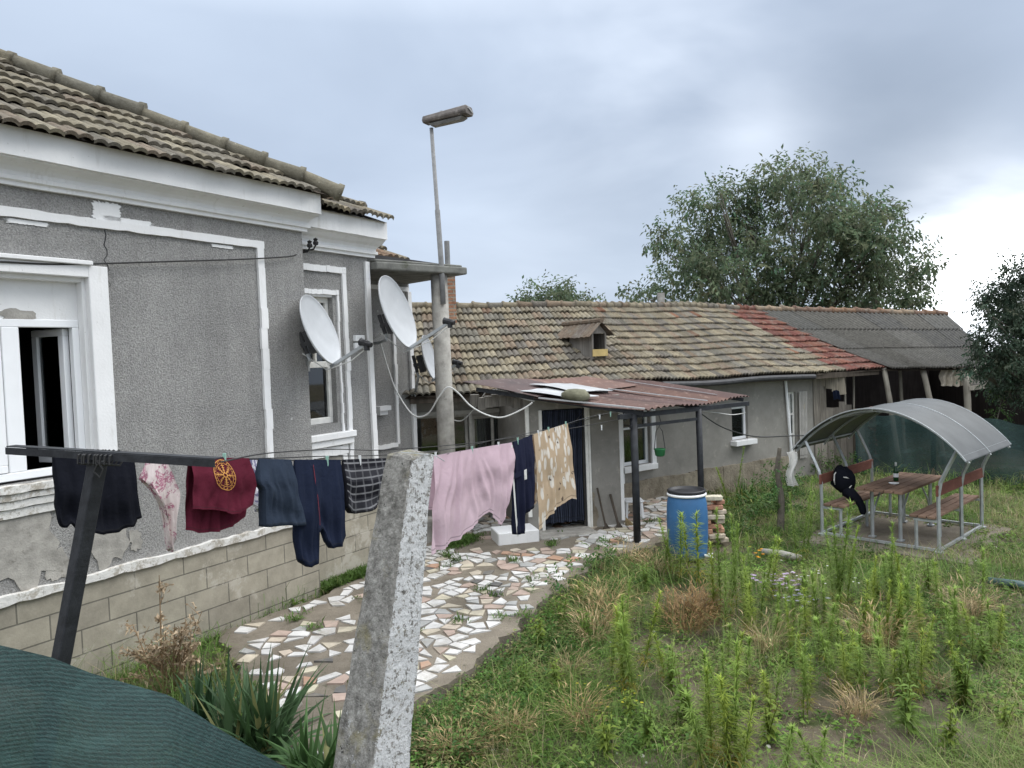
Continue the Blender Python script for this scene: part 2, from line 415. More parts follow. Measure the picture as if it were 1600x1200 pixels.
# shade net
def netmat(name, col, dens):
    g = G(name)
    v = g.co('UV')
    w = g.math('ADD', g.math('MULTIPLY', g.wave(46, 4., g.map(v, (1.2, 1, 1), (0, 0, .16)), 'Y', 4.), .3), g.noise(90, 5, .7, vec=g.map(v, (1, 2.2, 1))))
    c = g.mix(g.ramp(w, .4, 1.5), tuple(q*.55 for q in col), tuple(min(1, q*1.7) for q in col))
    c = g.mix(g.ramp(g.noise(2.2, 8, .7, vec=g.map(g.co(), (1, 1, 2.2))), .55, .72), c, tuple(q*2.1+.012 for q in col))
    fl = g.noise(150, 2, .5, vec=v); c = g.mix(g.ramp(fl, .7, .76), c, tuple(q*2.2+.008 for q in col))
    cr = g.noise(3.2, 6, .6, vec=g.map(g.co(), (1, 1, .35), (.3, .2, .5)), dist=.8)
    d = g.N.new('ShaderNodeBsdfPrincipled'); g.put(d.inputs['Base Color'], c); d.inputs['Roughness'].default_value = .7
    g.L.new(g.bump(cr, .5, .05, g.bump(w, .5, .004)), d.inputs['Normal'])
    t = g.N.new('ShaderNodeBsdfTransparent')
    m = g.N.new('ShaderNodeMixShader'); g.put(m.inputs[0], dens)
    g.L.new(t.outputs[0], m.inputs[1]); g.L.new(d.outputs[0], m.inputs[2]); g.L.new(m.outputs[0], g.out.inputs[0])
    return g.m
MT['net'] = netmat('green_shade_net', (.011, .036, .034), .94)
MT['net2'] = netmat('far_shade_net', (.01, .032, .03), .86)
# whitewashed concrete post: tint red channel = how much lime wash the face carries
g = G('limewashed_post')
n1 = g.math('ADD', g.noise(85, 6, .8), g.math('MULTIPLY', g.noise(12, 6, .7), .55))
th = g.math('MULTIPLY', g.sep(g.attr())[0], .5)
msk = g.ramp(g.math('MULTIPLY', g.math('ADD', n1, th), .5), .5, .54)
c = g.mix(g.ramp(g.noise(34, 8, .78), .36, .64), (.13, .125, .112), (.46, .445, .41))
c = g.mix(g.ramp(g.noise(5, 7, .7), .54, .66), c, (.29, .26, .14))
c = g.mix(g.ramp(g.noise(75, 3, .6), .66, .7), c, (.05, .048, .045))
c = g.mix(g.math('MULTIPLY', msk, g.ramp(g.noise(70, 4, .8), .42, .47)), c, (.72, .73, .73))
MT['post'] = g.pbr(c, .95, g.bump(g.math('ADD', g.noise(60, 8, .75), g.math('MULTIPLY', g.noise(18, 5), .8)), 1., .02), spec=.15)
# paving stones
g = G('marble_offcuts'); c = g.mix(1., (1, 1, 1), g.attr(), 'MULTIPLY')
c = g.mix(1., c, g.ramp(g.noise(5, 8, .7, dist=.5), .3, .7, (.7,)*3, (1.1,)*3), 'MULTIPLY')
c = g.mix(g.math('MULTIPLY', g.ramp(g.noise(2.6, 9, .75), .5, .66), .8), c, (.26, .235, .19))
c = g.mix(g.ramp(g.noise(24, 6, .7), .66, .72), c, (.2, .18, .15))
MT['stones'] = g.pbr(c, .6, g.bump(g.noise(40, 5), .25, .005))
g = G('dirty_screed')
c = g.mix(g.ramp(g.noise(1.4, 9, .7), .35, .65), (.125, .108, .085), (.235, .205, .165))
c = g.mix(g.ramp(g.noise(9, 8, .75), .58, .7), c, (.09, .085, .06))
MT['screed'] = g.pbr(c, .95, g.bump(g.noise(25, 9, .75), .8, .02), spec=.15)
g = G('soil')
c = g.mix(g.ramp(g.noise(.8, 9, .7), .35, .65), (.1, .082, .06), (.2, .168, .122))
c = g.mix(g.ramp(g.noise(2.2, 9, .7), .5, .62), c, (.08, .1, .04))
c = g.mix(g.ramp(g.noise(60, 4, .7), .66, .72), c, (.3, .26, .19))
MT['soil'] = g.pbr(c, .95, g.bump(g.noise(14, 9, .75), 1., .06), spec=.1)
MT['stone'] = simple('rough_stone', (.15, .145, .1), .95, .4, 6, 30, .8)
MT['bottle'] = simple('green_glass', (.01, .05, .015), .12, .1, 5, 10, 0, spec=.5)
MT['pot_green'] = simple('green_pot', (.03, .16, .06), .5, .15, 8, 20, .05)
# ------------------------------------------------------------------ ground, path
PATH = [(-1.0, 4.9), (-.93, 5.92), (-.55, 6.49), (.04, 7.81), (.62, 9.2), (1.1, 10.0), (1.6, 10.35), (2.1, 10.75), (2.7, 11.5), (3.3, 13.2), (3.2, 14.3), (1.5, 14.2), (-2.2, 13.0), (-1.0, 12.2), (-2.3, 9.05), (-3.2, 7.75), (-2.42, 6.33), (-1.73, 4.95)]
PZ = .18
def inpoly(x, y, P):
    c = False; n = len(P)
    for i in range(n):
        x0, y0 = P[i]; x1, y1 = P[i-1]
        if (y0 > y) != (y1 > y) and x < (x1-x0)*(y-y0)/(y1-y0)+x0: c = not c
    return c
def pdist(x, y, P):
    m = 9.
    for i in range(len(P)):
        a = V(P[i-1]); b = V(P[i]); p = V((x, y)); d = b-a
        t = max(0, min(1, (p-a).dot(d)/d.dot(d))); m = min(m, (a+d*t-p).length)
    return m
def gh(x, y):
    z = .05*mnoise.noise((x*.5, y*.5, 3.))+.025*mnoise.noise((x*1.7, y*1.7, 1.))
    z += .12*sst(-1.2, -2.6, x)*sst(13, 11, y)
    z += 1.32*sst(4.9, 2.5, y)
    return z
mb = MB()
xs = [-90, -50, -28, -16]+[-12+.4*i for i in range(80)]+[22, 28, 40, 60, 90]
ys = [-30, -12, -4, 0]+[1+.3*i for i in range(72)]+[24, 28, 36, 50, 80, 140]
vs = [V((x, y, gh(x, y))) for y in ys for x in xs]; nx = len(xs)
mb.add(vs, [(j*nx+i, j*nx+i+1, (j+1)*nx+i+1, (j+1)*nx+i) for j in range(len(ys)-1) for i in range(nx-1)])
tag(mb.build('ground', MT['soil'], smooth=True, origin=(0, 0, 0)), kind='structure')
def densify(P, step, amp):
    out = []
    for i in range(len(P)):
        a = V(P[i]); b = V(P[(i+1) % len(P)]); n = max(1, int((b-a).length/step))
        for k in range(n):
            p = a.lerp(b, k/n); d = (b-a).normalized(); q = (mnoise.noise((p.x*3, p.y*3, 5.))+.5*mnoise.noise((p.x*11, p.y*11, 2.)))*amp
            out.append((p.x-d.y*q, p.y+d.x*q))
    return out
mb = MB(); PD = densify(PATH, .09, .13); n = len(PD)
tris = tessellate_polygon([[V((p[0], p[1], 0)) for p in PD]])
mb.add([V((p[0], p[1], PZ)) for p in PD], [tuple(t) for t in tris])
for i in range(n):
    a, b = PD[i], PD[(i+1) % n]
    mb.add([(a[0], a[1], -.25), (b[0], b[1], -.25), (b[0], b[1], PZ), (a[0], a[1], PZ)], [(0, 1, 2, 3)])
tag(mb.build('path', MT['screed'], origin=(0, 0, 0)), kind='structure')
# crazy paving: irregular offcuts laid in the screed
seeds = []
tries = 0
while tries < 26000:
    tries += 1
    x = random.uniform(-3.4, 3.5); y = random.uniform(4.9, 14.2)
    if not inpoly(x, y, PATH): continue
    r = .1+.22*random.random()**2.+.1*abs(mnoise.noise((x*1.3, y*1.3, 9.)))
    if all((x-a)**2+(y-b)**2 > (min(r, c))**2 for a, b, c in seeds): seeds.append((x, y, r))
mb = MB()
for k, (x, y, r) in enumerate(seeds):
    poly = [(x-.5, y-.5), (x+.5, y-.5), (x+.5, y+.5), (x-.5, y+.5)]
    for (a, b, _) in seeds:
        dx, dy = a-x, b-y; D = dx*dx+dy*dy
        if D < 1e-9 or D > .8: continue
        mx, my = (x+a)/2, (y+b)/2; gap = .005+.012*random.random()
        L = math.sqrt(D); nx_, ny_ = dx/L, dy/L; off = nx_*mx+ny_*my-gap
        out = []
        for i in range(len(poly)):
            p, q = poly[i-1], poly[i]; fp = nx_*p[0]+ny_*p[1]-off; fq = nx_*q[0]+ny_*q[1]-off
            if (fp < 0) != (fq < 0):
                t = fp/(fp-fq); out.append((p[0]+(q[0]-p[0])*t, p[1]+(q[1]-p[1])*t))
            if fq < 0: out.append(q)
        poly = out
        if len(poly) < 3: break
    if len(poly) < 3: continue
    if not all(inpoly(p[0], p[1], PATH) for p in poly): continue
    # bare screed: the trodden strip by the edge, the middle, a joint across the path
    e = pdist(x, y, PATH[:9]); bare = mnoise.noise((x*.8+4, y*.8, 2.))
    pr = .03
    if e < .22: pr = .4
    if bare > .3: pr = .6
    if y < 6.1 and x < -1.1: pr = .62
    if 10.6 < y < 11.8 and -.9 < x < .9: pr = .8
    if abs(y-(9.3+.9*(x+1.0))) < .13 and y < 10: pr = 1.
    if random.random() < pr: continue
    simp = [p for i, p in enumerate(poly) if math.hypot(p[0]-poly[i-1][0], p[1]-poly[i-1][1]) > .07]
    if len(simp) > 4 and random.random() < .4: simp.pop(random.randrange(len(simp)))
    if len(simp) > 5 and random.random() < .3: simp.pop(random.randrange(len(simp)))
    if len(simp) < 3: continue
    # knock the odd corner off so that the joints do not run true
    simp = [((p[0]-x)*f+x, (p[1]-y)*f+y) for p, f in ((p, random.uniform(.92, 1.05)) for p in simp)]
    q = random.random()
    if q < .58: t = (.53+.12*random.random(),)*3; t = (t[0], t[1]*.985, t[2]*.96)
    elif q < .72: t = (.5, .42+.05*random.random(), .35)
    elif q < .755: t = (.42, .26, .18)
    elif q < .87: t = (.42, .32, .27)
    elif q < .97: t = (.36, .36, .35)
    else: t = (.12, .115, .11)
    h = PZ+.01+random.random()*.006
    m = len(simp)
    mb.add([V((p[0], p[1], PZ-.02)) for p in simp]+[V((p[0], p[1], h+random.uniform(-.004, .005))) for p in simp],
           [tuple(range(m, 2*m))]+[(i, (i+1) % m, m+(i+1) % m, m+i) for i in range(m)], t)
tag(mb.build('crazy_paving', MT['stones'], origin=(0, 0, 0)), kind='structure')
# trodden pad under the shelter
mb = MB(); PAD = densify([(4.2, 11.0), (5.85, 9.6), (7.6, 11.3), (6.1, 12.9)], .3, .25)
tris = tessellate_polygon([[V((p[0], p[1], 0)) for p in PAD]])
mb.add([V((p[0], p[1], .055)) for p in PAD], [tuple(t) for t in tris])
for i in range(len(PAD)):
    a, b = PAD[i], PAD[(i+1) % len(PAD)]
    mb.add([(a[0], a[1], -.2), (b[0], b[1], -.2), (b[0], b[1], .055), (a[0], a[1], .055)], [(0, 1, 2, 3)])
tag(mb.build('pavement', MT['screed'], origin=(0, 0, 0)), kind='structure')

# ------------------------------------------------------------------ tiles
TAN = [(.33, .285, .205), (.30, .26, .19), (.36, .315, .23), (.28, .245, .19), (.25, .23, .19), (.37, .315, .22), (.31, .24, .175), (.23, .205, .175)]
RED = [(.27, .12, .09), (.25, .105, .085), (.3, .14, .1), (.23, .11, .09)]
def tile_roof(mb, P, nu, nv, pal, keep=None, wave_h=.026, thick=.035, samples=8, jit=1., ribs=2, sagk=.012, tv=(.82, 1.15)):
    n = (P(.5, .5)-P(.5, 0)).cross(P(0, .3)-P(1, .3)).normalized()
    if n.z < 0: n = -n
    for j in range(nv):
        sag = [mnoise.noise((k*.11, j*.7, 4.))*sagk*jit for k in range(nu+2)]
        for i in range(nu):
            if keep and not keep((i+.5)/nu, (j+.5)/nv): continue
            dv = (random.random()-.5)*.11*jit/nv; lift = (random.random()-.5)*.018*jit; dr = (random.random()-.5)*.02*jit
            pl = pal((i+.5)/nu, (j+.5)/nv) if callable(pal) else pal
            t = random.choice(pl); f = random.uniform(*tv); t = (t[0]*f, t[1]*f, t[2]*f)
            vs = []
            for (v, base) in (((j+.0)/nv+dv, thick*1.55), ((j+1.12)/nv, .004)):
                for k in range(samples+1):
                    q = k/samples; u = (i+q*1.03)/nu
                    h = wave_h*(abs(math.sin(ribs*PI*q))**.8 if q < .96 else .1)+(.5-q)*dr
                    sg = lerp(sag[i], sag[i+1], q)
                    vs.append(P(u, v)+n*(base+h+lift)+(P(.5, v+.01)-P(.5, v)).normalized()*sg)
            m = samples+1
            for k in range(m): vs.append(vs[k]-n*thick)
            fs = [(k, k+1, m+k+1, m+k) for k in range(samples)]+[(2*m+k, 2*m+k+1, k+1, k) for k in range(samples)]
            mb.add(vs, fs, t)
def ridge_caps(mb, a, b, n, r=.11, pal=TAN, drop=0.):
    a, b = V(a), V(b); d = (b-a)/n
    for i in range(n):
        p = a+d*i+V((0, 0, random.uniform(-.015, .015))); q = a+d*(i+1.1)+V((0, 0, random.uniform(-.02, .01)))
        mb.tube([p, p.lerp(q, .12), p.lerp(q, .15), p.lerp(q, .93), q], [r*1.25, r*1.22, r*1.02, r*.9, r*.86], 10, (lambda f, c: (c[0]*f, c[1]*f, c[2]*f))(random.uniform(.85, 1.1), random.choice(pal)))

# ------------------------------------------------------------------ the tall grey house
A = Fr((-2.48, 9.07), (.5255, .851))
house = thing('rendered_house', A(0, 0, 0), 'tall grey house with rough sprayed render, white painted cornices and a mossy tiled hip roof', 'house')
S0 = -9.
mb = MB(); mb.fbox(A, S0, 0, -.3, .03, -.3, 1.08); mb.fbox(A, 0, 1.34, -.5, -.17, -.3, 1.08); mb.fbox(A, 1.34, 3.3, -1.5, -1.07, -.3, 1.08)
mb.build('foundation', MT['blocks'], house)
mb = MB()
def ragged(mb, s0, s1, d0, d1, z0, z1, amp=.02, step=.09):
    n = max(2, int((s1-s0)/step)); pts = []
    for k in range(n+1):
        s = lerp(s0, s1, k/n); pts.append((s, z0+amp*mnoise.noise((s*7, z0*3, 1.)), z1+amp*mnoise.noise((s*7, z1*3, 6.))))
    for a, b in zip(pts, pts[1:]):
        P = [A(a[0], d1, a[1]), A(b[0], d1, b[1]), A(b[0], d1, b[2]), A(a[0], d1, a[2]), A(a[0], d0, a[1]), A(b[0], d0, b[1]), A(b[0], d0, b[2]), A(a[0], d0, a[2])]
        mb.add(P, [(0, 1, 2, 3), (3, 2, 6, 7), (4, 5, 1, 0)])
    P0, P1 = pts[0], pts[-1]
    mb.add([A(P0[0], d0, P0[1]), A(P0[0], d1, P0[1]), A(P0[0], d1, P0[2]), A(P0[0], d0, P0[2])], [(0, 1, 2, 3)])
    mb.add([A(P1[0], d1, P1[1]), A(P1[0], d0, P1[1]), A(P1[0], d0, P1[2]), A(P1[0], d1, P1[2])], [(0, 1, 2, 3)])
ragged(mb, S0, -.02, -.02, .062, 1.075, 1.15, .025); mb.build('plinth_ledge', MT['flaky'], house)
mb = MB(); ragged(mb, .0, 1.33, -.22, -.14, 1.07, 1.12); mb.build('plinth_ledge', MT['flaky'], house)
WA = (-4.3, -2.62, 2.06, 3.86)
mb = MB()
wall(mb, A, S0, 0., 1.08, 4.75, [WA], 0, .22)
mb.add([A(0, 0, 1.08), A(0, -.22, 1.08), A(0, -.22, 4.7), A(0, 0, 4.7)], [(0, 1, 2, 3)])
WB = (.1, .66, 2.2, 3.88)
wall(mb, A, 0., 1.36, 1.08, 4.55, [WB], -.2, .2)
wall(mb, A, 1.3, 3.33, .9, 4.4, [], -1.1, .2)
mb.fbox(A, 1.16, 1.36, -1.1, -.4, 1.08, 4.4); mb.fbox(A, 3.13, 3.33, -6.2, -1.3, .2, 4.4); mb.fbox(A, S0, S0+.2, -6.2, -.22, .2, 4.75); mb.fbox(A, S0, 3.33, -6.4, -6.2, .2, 4.75)
mb.build('wall', MT['render'], house)
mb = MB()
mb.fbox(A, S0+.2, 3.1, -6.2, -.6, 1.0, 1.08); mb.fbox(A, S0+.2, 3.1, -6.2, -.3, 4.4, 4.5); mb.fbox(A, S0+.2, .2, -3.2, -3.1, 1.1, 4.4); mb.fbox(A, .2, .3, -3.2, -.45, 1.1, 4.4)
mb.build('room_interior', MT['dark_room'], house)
# cornices
def cornice(mb, fr, s0, s1, z, d0, fz0, fz1):
    pr = [(-.05, z), (.045, z), (.045, z+.035), (.075, z+.045), (.075, z+.08), (.055, z+.09), (.06, z+.12), (.085, z+.155), (.13, z+.18), (.18, fz0-.015), (.2, fz0-.01), (.2, fz0), (.235, fz0), (.235, fz1), (-.05, fz1)]
    n = len(pr); st = 24; wob = lambda s, k: .006*mnoise.noise((s*2.3, k*.2, 3.))
    vs = [fr(min(lerp(s0, s1, i/st), 99)+(min(d, .11) if i == st else 0), d0+d+wob(i/st*9, k), zz+wob(i/st*9+5, k)) for i in range(st+1) for k, (d, zz) in enumerate(pr)]
    fs = [(i*n+k, (i+1)*n+k, (i+1)*n+(k+1) % n, i*n+(k+1) % n) for i in range(st) for k in range(n)]
    fs += [tuple(st*n+k for k in range(n)), tuple(range(n-1, -1, -1))]
    mb.add(vs, fs)
mb = MB(); cornice(mb, A, S0, 0., 4.585, 0, 4.785, 5.02); mb.build('main_cornice', MT['trim'], house)
mb = MB(); cornice(mb, A, .0, 1.42, 4.42, -.2, 4.66, 4.9); mb.build('side_cornice', MT['trim'], house)
# raised white panel lines
mb = MB()
ragged(mb, S0, -.6, -.01, .03, 4.32, 4.4, .012); mb.build('panel_moulding', MT['trim'], house)
for s0, s1, d0, d1, z0, z1 in ((-.7, -.61, -.01, .03, 1.1, 4.33), (0., .085, -.21, -.165, 1.1, 4.25), (.085, .9, -.21, -.17, 4.16, 4.24), (.83, .9, -.21, -.17, 1.15, 4.165), (.72, .75, -.21, -.175, 2.05, 3.93),
                               (.085, .75, -.21, -.172, 3.87, 3.93), (1.28, 1.365, -.21, -.165, 1.1, 4.36), (.12, .8, -.21, -.172, 1.78, 1.9), (.7, .78, -.21, -.176, 1.1, 1.79),
                               (1.4, 3.3, -1.11, -1.07, 4.12, 4.19), (2.85, 2.91, -1.11, -1.07, 1.62, 3.9), (1.6, 2.86, -1.11, -1.072, 1.58, 1.65), (3.25, 3.34, -1.12, -1.06, .9, 4.12)):
    n = 14; mb = MB()
    vert = (z1-z0) > (s1-s0)
    for k in range(n):
        a, b = k/n, (k+1)/n
        j = .011*mnoise.noise((k*1.3, s0*5, z0)); 
        if vert: mb.fbox(A, s0+j, s1+j*1.5, d0, d1+abs(j), lerp(z0, z1, a), lerp(z0, z1, b))
        else: mb.fbox(A, lerp(s0, s1, a), lerp(s0, s1, b), d0, d1+abs(j), z0+j, z1+j*1.4)
    mb.build('panel_moulding', MT['trim'], house)
mb = MB(); mb.fbox(A, 2.36, 2.62, -1.1, -.98, 2.2, 2.27); mb.fbox(A, 2.4, 2.58, -1.1, -1.02, 2.13, 2.2); mb.build('wall_ledge', MT['trim'], house)
# patches where the spray has come away, a white paint splash over the crack
def blob(mb, cs, cz, rs, rz, d, seed, n=26, spike=.35):
    P = []
    for k in range(n):
        th = 2*PI*k/n; r = 1+spike*mnoise.noise((math.cos(th)*2+seed, math.sin(th)*2, seed*.7))*1.8
        P.append((cs+rs*r*math.cos(th), cz+rz*r*math.sin(th)))
    mb.prism(P, d-.02, d, lambda x, y, h: A(x, h, y))
mb = MB()
blob(mb, -3.3, 1.5, .3, .33, .012, 1.); blob(mb, -2.55, 1.42, .17, .26, .012, 4.); blob(mb, -3.05, 1.3, .1, .16, .01, 9.); blob(mb, -2.3, 1.35, .06, .1, .01, 7.)
mb.build('bare_cement_patch', MT['concrete'], house)
def splash(cs, cz, rs, rz, seed):
    mb = MB(); P = []
    for k in range(70):
        th = 2*PI*k/70; c, s = math.cos(th), math.sin(th); r = 1/max(abs(c), abs(s)); r *= 1+.3*mnoise.noise((c*9+seed, s*9, seed))+.12*mnoise.noise((c*31+seed, s*31, 1.))
        P.append((cs+rs*r*c, cz+rz*r*s))
    mb.prism(P, -.01, .009, lambda x, y, h: A(x, h, y)); mb.build('white_paint_splash', MT['trim'], house)
splash(-2.4, 4.47, .13, .1, 12.); splash(-2.2, 4.415, .24, .03, 5.); splash(-1.15, 4.29, .13, .016, 19.); splash(-3.1, 4.29, .16, .018, 29.)
mb = MB(); mb.tube([A(-2.43+.02*math.sin(k*1.9)+.012*math.sin(k*4.1), .001, lerp(4.31, 3.75, k/12)) for k in range(13)], [.006*(1-.06*k) for k in range(13)], 4); mb.build('wall_crack', MT['plastic_black'], house)
mb = MB(); mb.fbox(A, .1, .71, -.21, -.192, 1.12, 1.77); mb.build('bare_panel', MT['render2'], house)
# window of the main wall
w = MB()
w.fbox(A, -2.63, -2.45, -.02, .05, 1.98, 3.96); w.fbox(A, -4.48, -4.3, -.02, .05, 1.98, 3.96); w.fbox(A, -4.3, -2.63, -.02, .05, 3.85, 3.96); w.fbox(A, -4.32, -2.6, -.02, .085, 3.96, 4.0)
w.fbox(A, -2.66, -2.615, -.2, -.02, 2.06, 3.86); w.fbox(A, -4.3, -4.26, -.2, -.02, 2.06, 3.86); w.fbox(A, -4.26, -2.66, -.2, -.02, 3.81, 3.86)
win = w.build('window', MT['trim'], house, bevel=.006)
w = MB(); w.fbox(A, -4.26, -2.66, -.16, -.12, 3.47, 3.81); w.build('shutter_box', MT['trim'], win)
w = MB(); blob(w, -3.18, 3.5, .14, .06, -.114, 3., 20, .4); w.build('peeled_patch', MT['concrete'], win)
w = MB()
for a in ((-4.26, -2.66, 3.4, 3.47), (-4.26, -2.66, 2.08, 2.15), (-4.26, -4.2, 2.15, 3.4), (-2.72, -2.66, 2.15, 3.4), (-3.31, -3.17, 2.15, 3.4)): w.fbox(A, a[0], a[1], -.18, -.11, a[2], a[3])
w.build('frame', MT['pvc'], win, bevel=.006)
w = MB()
for a in ((-4.19, -3.32, 3.33, 3.395), (-4.19, -3.32, 2.155, 2.22), (-4.19, -4.12, 2.22, 3.33), (-3.39, -3.32, 2.22, 3.33)): w.fbox(A, a[0], a[1], -.165, -.105, a[2], a[3])
w.build('closed_sash', MT['pvc'], win, bevel=.005)
w = MB(); w.fbox(A, -4.12, -3.39, -.14, -.132, 2.22, 3.33); w.build('pane', MT['glass'], win)
ang = math.radians(80)
HS = Fr((A(-2.735, -.2, 0).x, A(-2.735, -.2, 0).y), (-A.u[0]*math.cos(ang)-A.n[0]*math.sin(ang), -A.u[1]*math.cos(ang)-A.n[1]*math.sin(ang)))
w = MB()
for a in ((0, .42, 3.33, 3.395), (0, .42, 2.155, 2.22), (0, .07, 2.22, 3.33), (.35, .42, 2.22, 3.33)): w.fbox(HS, a[0], a[1], -.03, .03, a[2], a[3])
w.build('open_sash', MT['pvc'], win, bevel=.005)
w = MB(); w.fbox(HS, .07, .35, -.004, .004, 2.22, 3.33); w.build('sash_pane', MT['glass'], win)
w = MB()
for z0, z1, d in ((2.0, 2.06, .085), (1.94, 1.995, .065), (1.87, 1.935, .05), (1.79, 1.865, .032)): ragged(w, -4.6, -2.38, -.02, d, z0, z1, .008)
w.build('sill', MT['flaky'], win)
# window of the set-back bay
w = MB(); w.fbox(A, .06, .9, -.22, -.1, 2.0, 2.08); w.fbox(A, .08, .88, -.22, -.13, 1.91, 1.995)
w.fbox(A, .1, .135, -.38, -.2, 2.2, 3.88); w.fbox(A, .135, .66, -.38, -.2, 3.84, 3.88)
w2 = w.build('window', MT['trim'], house, bevel=.006)
w = MB()
for a in ((.135, .66, 3.77, 3.84), (.135, .66, 2.2, 2.28), (.135, .2, 2.28, 3.77), (.6, .66, 2.28, 3.77), (.2, .6, 2.93, 3.01), (.385, .42, 3.01, 3.77)): w.fbox(A, a[0], a[1], -.36, -.28, a[2], a[3])
w.build('frame', MT['old_frame'], w2, bevel=.006)
w = MB(); w.fbox(A, .2, .6, -.325, -.318, 2.28, 2.93); w.fbox(A, .2, .385, -.325, -.318, 3.01, 3.77); w.fbox(A, .42, .6, -.325, -.318, 3.01, 3.77); w.build('pane', MT['glass'], w2)
w = MB(); w.grid(lambda u, v: A(.42+.22*u, -.39-.015*math.sin(u*22), 2.25+1.5*v), 24, 2); w.grid(lambda u, v: A(.16+.24*u, -.39-.01*math.sin(u*30), 2.95+.8*v), 24, 2); w.build('curtain', MT['c_curtain'], w2)
# roofs
ez, dz, run = 4.98, .34, 3.3; pit = math.tan(math.radians(30))
def RA(u, v): s = lerp(S0, .22, u); r = run*v; return A(s, dz-r, ez+r*pit)
mb = MB()
tile_roof(mb, RA, 38, 10, [(.33, .29, .215), (.30, .265, .2), (.27, .24, .19), (.35, .31, .23), (.3, .245, .19), (.25, .225, .185)], keep=lambda u, v: lerp(S0, .22, u) < .2-run*v and lerp(S0, .22, u) > -6.5, wave_h=.027, thick=.034, jit=1.2, tv=(.8, 1.15))
bs = MB(); bs.add([A(S0, dz-.04, ez+.035), A(.26, dz-.04, ez+.035), A(.26-run, dz-run, ez+run*pit+.01), A(S0, dz-run, ez+run*pit+.01)], [(0, 1, 2, 3)])
bs.add([A(.26, dz-.04, ez+.035), A(.26, -6.5, ez-.02), A(.26-run, -6.5+run, ez+run*pit-.05), A(.26-run, dz-run, ez+run*pit+.01)], [(0, 1, 2, 3)])
bs.add([A(S0, -6.5, ez-.02), A(.2, -6.5, ez-.02), A(.2-run, -6.5+run, ez+run*pit-.05), A(S0, -6.5+run, ez+run*pit-.05)], [(3, 2, 1, 0)])
mb.v += []; rf = mb.build('roof', MT['tile'], house)
bs.tint = (.25, .22, .17); bs.build('roof_underlay', MT['wood_dark'], rf)
hc = MB(); ridge_caps(hc, A(.3, dz+.06, ez+.075), A(.22-run, dz-run, ez+run*pit+.06), 11, .088, [(.29, .265, .2), (.26, .24, .185), (.31, .275, .2), (.24, .225, .18)])
hc.build('hip_caps', MT['tile'], rf, smooth=True)
def RB(u, v): s = lerp(.05, 1.52, u); r = .95*v; return A(s, .12-r, 4.89+r*.5)
mb = MB(); tile_roof(mb, RB, 7, 2, TAN, keep=lambda u, v: True, wave_h=.034, thick=.045, jit=1.5)
ridge_caps(mb, A(1.55, -.42, 5.14), A(-.3, -.62, 5.3), 4, .085, TAN)
mb.add([A(0, .08, 4.88), A(1.5, .08, 4.88), A(1.5, -1., 5.3), A(0, -1., 5.3)], [(0, 1, 2, 3)], (.2, .18, .15))
mb.build('side_roof', MT['tile'], house)
def RC(u, v): return A(lerp(1.5, 2.5, u), -.42-.8*v, 4.44+.42*v)
mb = MB(); tile_roof(mb, RC, 4, 2, [(.3, .26, .19), (.33, .22, .15)], wave_h=.04, thick=.05, jit=2.); mb.build('porch_tiles', MT['tile'], house)
mb = MB()
SL = [(1.38, -.05), (2.92, .39), (3.33, -1.1), (1.38, -1.1)]
mb.prism(SL, 4.25, 4.36, lambda s, d, z: A(s, d, z)); mb.prism([(s*.985+.03, d*.9-.04) for s, d in SL], 4.36, 4.4, lambda s, d, z: A(s, d, z))
mb.build('porch_slab', MT['concrete_dark'], house, bevel=.02, seg=2)
pc = A(2.6, .1, 0)
mb = MB(); mb.tube([(pc.x, pc.y, .1), (pc.x, pc.y, 2.2), (pc.x-.012, pc.y, 4.25)], [.135, .13, .125], 20); mb.build('porch_column', MT['concrete'], house, smooth=True)
mb = MB(); mb.tube([A(2.68, .2, 4.36), A(2.68, .2, 4.75)], .04, 10); mb.build('pipe_stub', MT['pipe'], house)
mb = MB(); mb.fbox(A, 1.36, 2.75, -1.1, -.2, .1, .52); mb.build('porch_step', MT['concrete'], house, bevel=.03, seg=2)
# insulators and junction box
mb = MB()
for (s, z) in ((.1, 4.36), (.2, 4.4)):
    mb.tube([A(s, -.2, z), A(s, -.02, z), A(s, .02, z+.05)], .01, 6); mb.lathe(A(s, .02, z+.05), [(.0, -.01), (.03, 0), (.035, .03), (.02, .05), (.03, .07), (.0, .09)], 10)
mb.build('wire_insulator', MT['plastic_black'], house)
a, b = A.px(551, 524, -.2), A.px(566, 545, -.2)
mb = MB(); zc = (a[1]+b[1])/2
mb.fbox(A, a[0], b[0], -.2, -.14, zc+.01, a[1]); mb.fbox(A, a[0], b[0], -.2, -.15, b[1], zc-.01); mb.build('junction_box', MT['pvc'], house, bevel=.006)
# wires belonging to the house
def cable(name, pts, r, mat, parent=None, label=None, cat='cable', n=6, sub=8, group=None):
    P = [V(p) for p in pts]; out = []
    for i in range(len(P)-1):
        p0, p1, p2, p3 = P[max(i-1, 0)], P[i], P[i+1], P[min(i+2, len(P)-1)]
        for k in range(sub):
            t = k/sub; out.append(.5*((2*p1)+(p2-p0)*t+(2*p0-5*p1+4*p2-p3)*t*t+(3*p1-p0-3*p2+p3)*t**3))
    out.append(P[-1]); mb = MB(); mb.tube(out, r, n)
    o = mb.build(name, mat, parent, smooth=True)
    if label: tag(o, label, cat, group)
    return o
def pa(x, y, d): return A(*(lambda q: (q[0], d, q[1]))(A.px(x, y, d)))
cable('wall_wire', [pa(-60, 408, .06), pa(0, 409, .06), pa(100, 413, .05), pa(250, 409, .05), pa(380, 405, .06), pa(450, 401, .05), pa(463, 398, .03)], .008, MT['cable_black'], house)
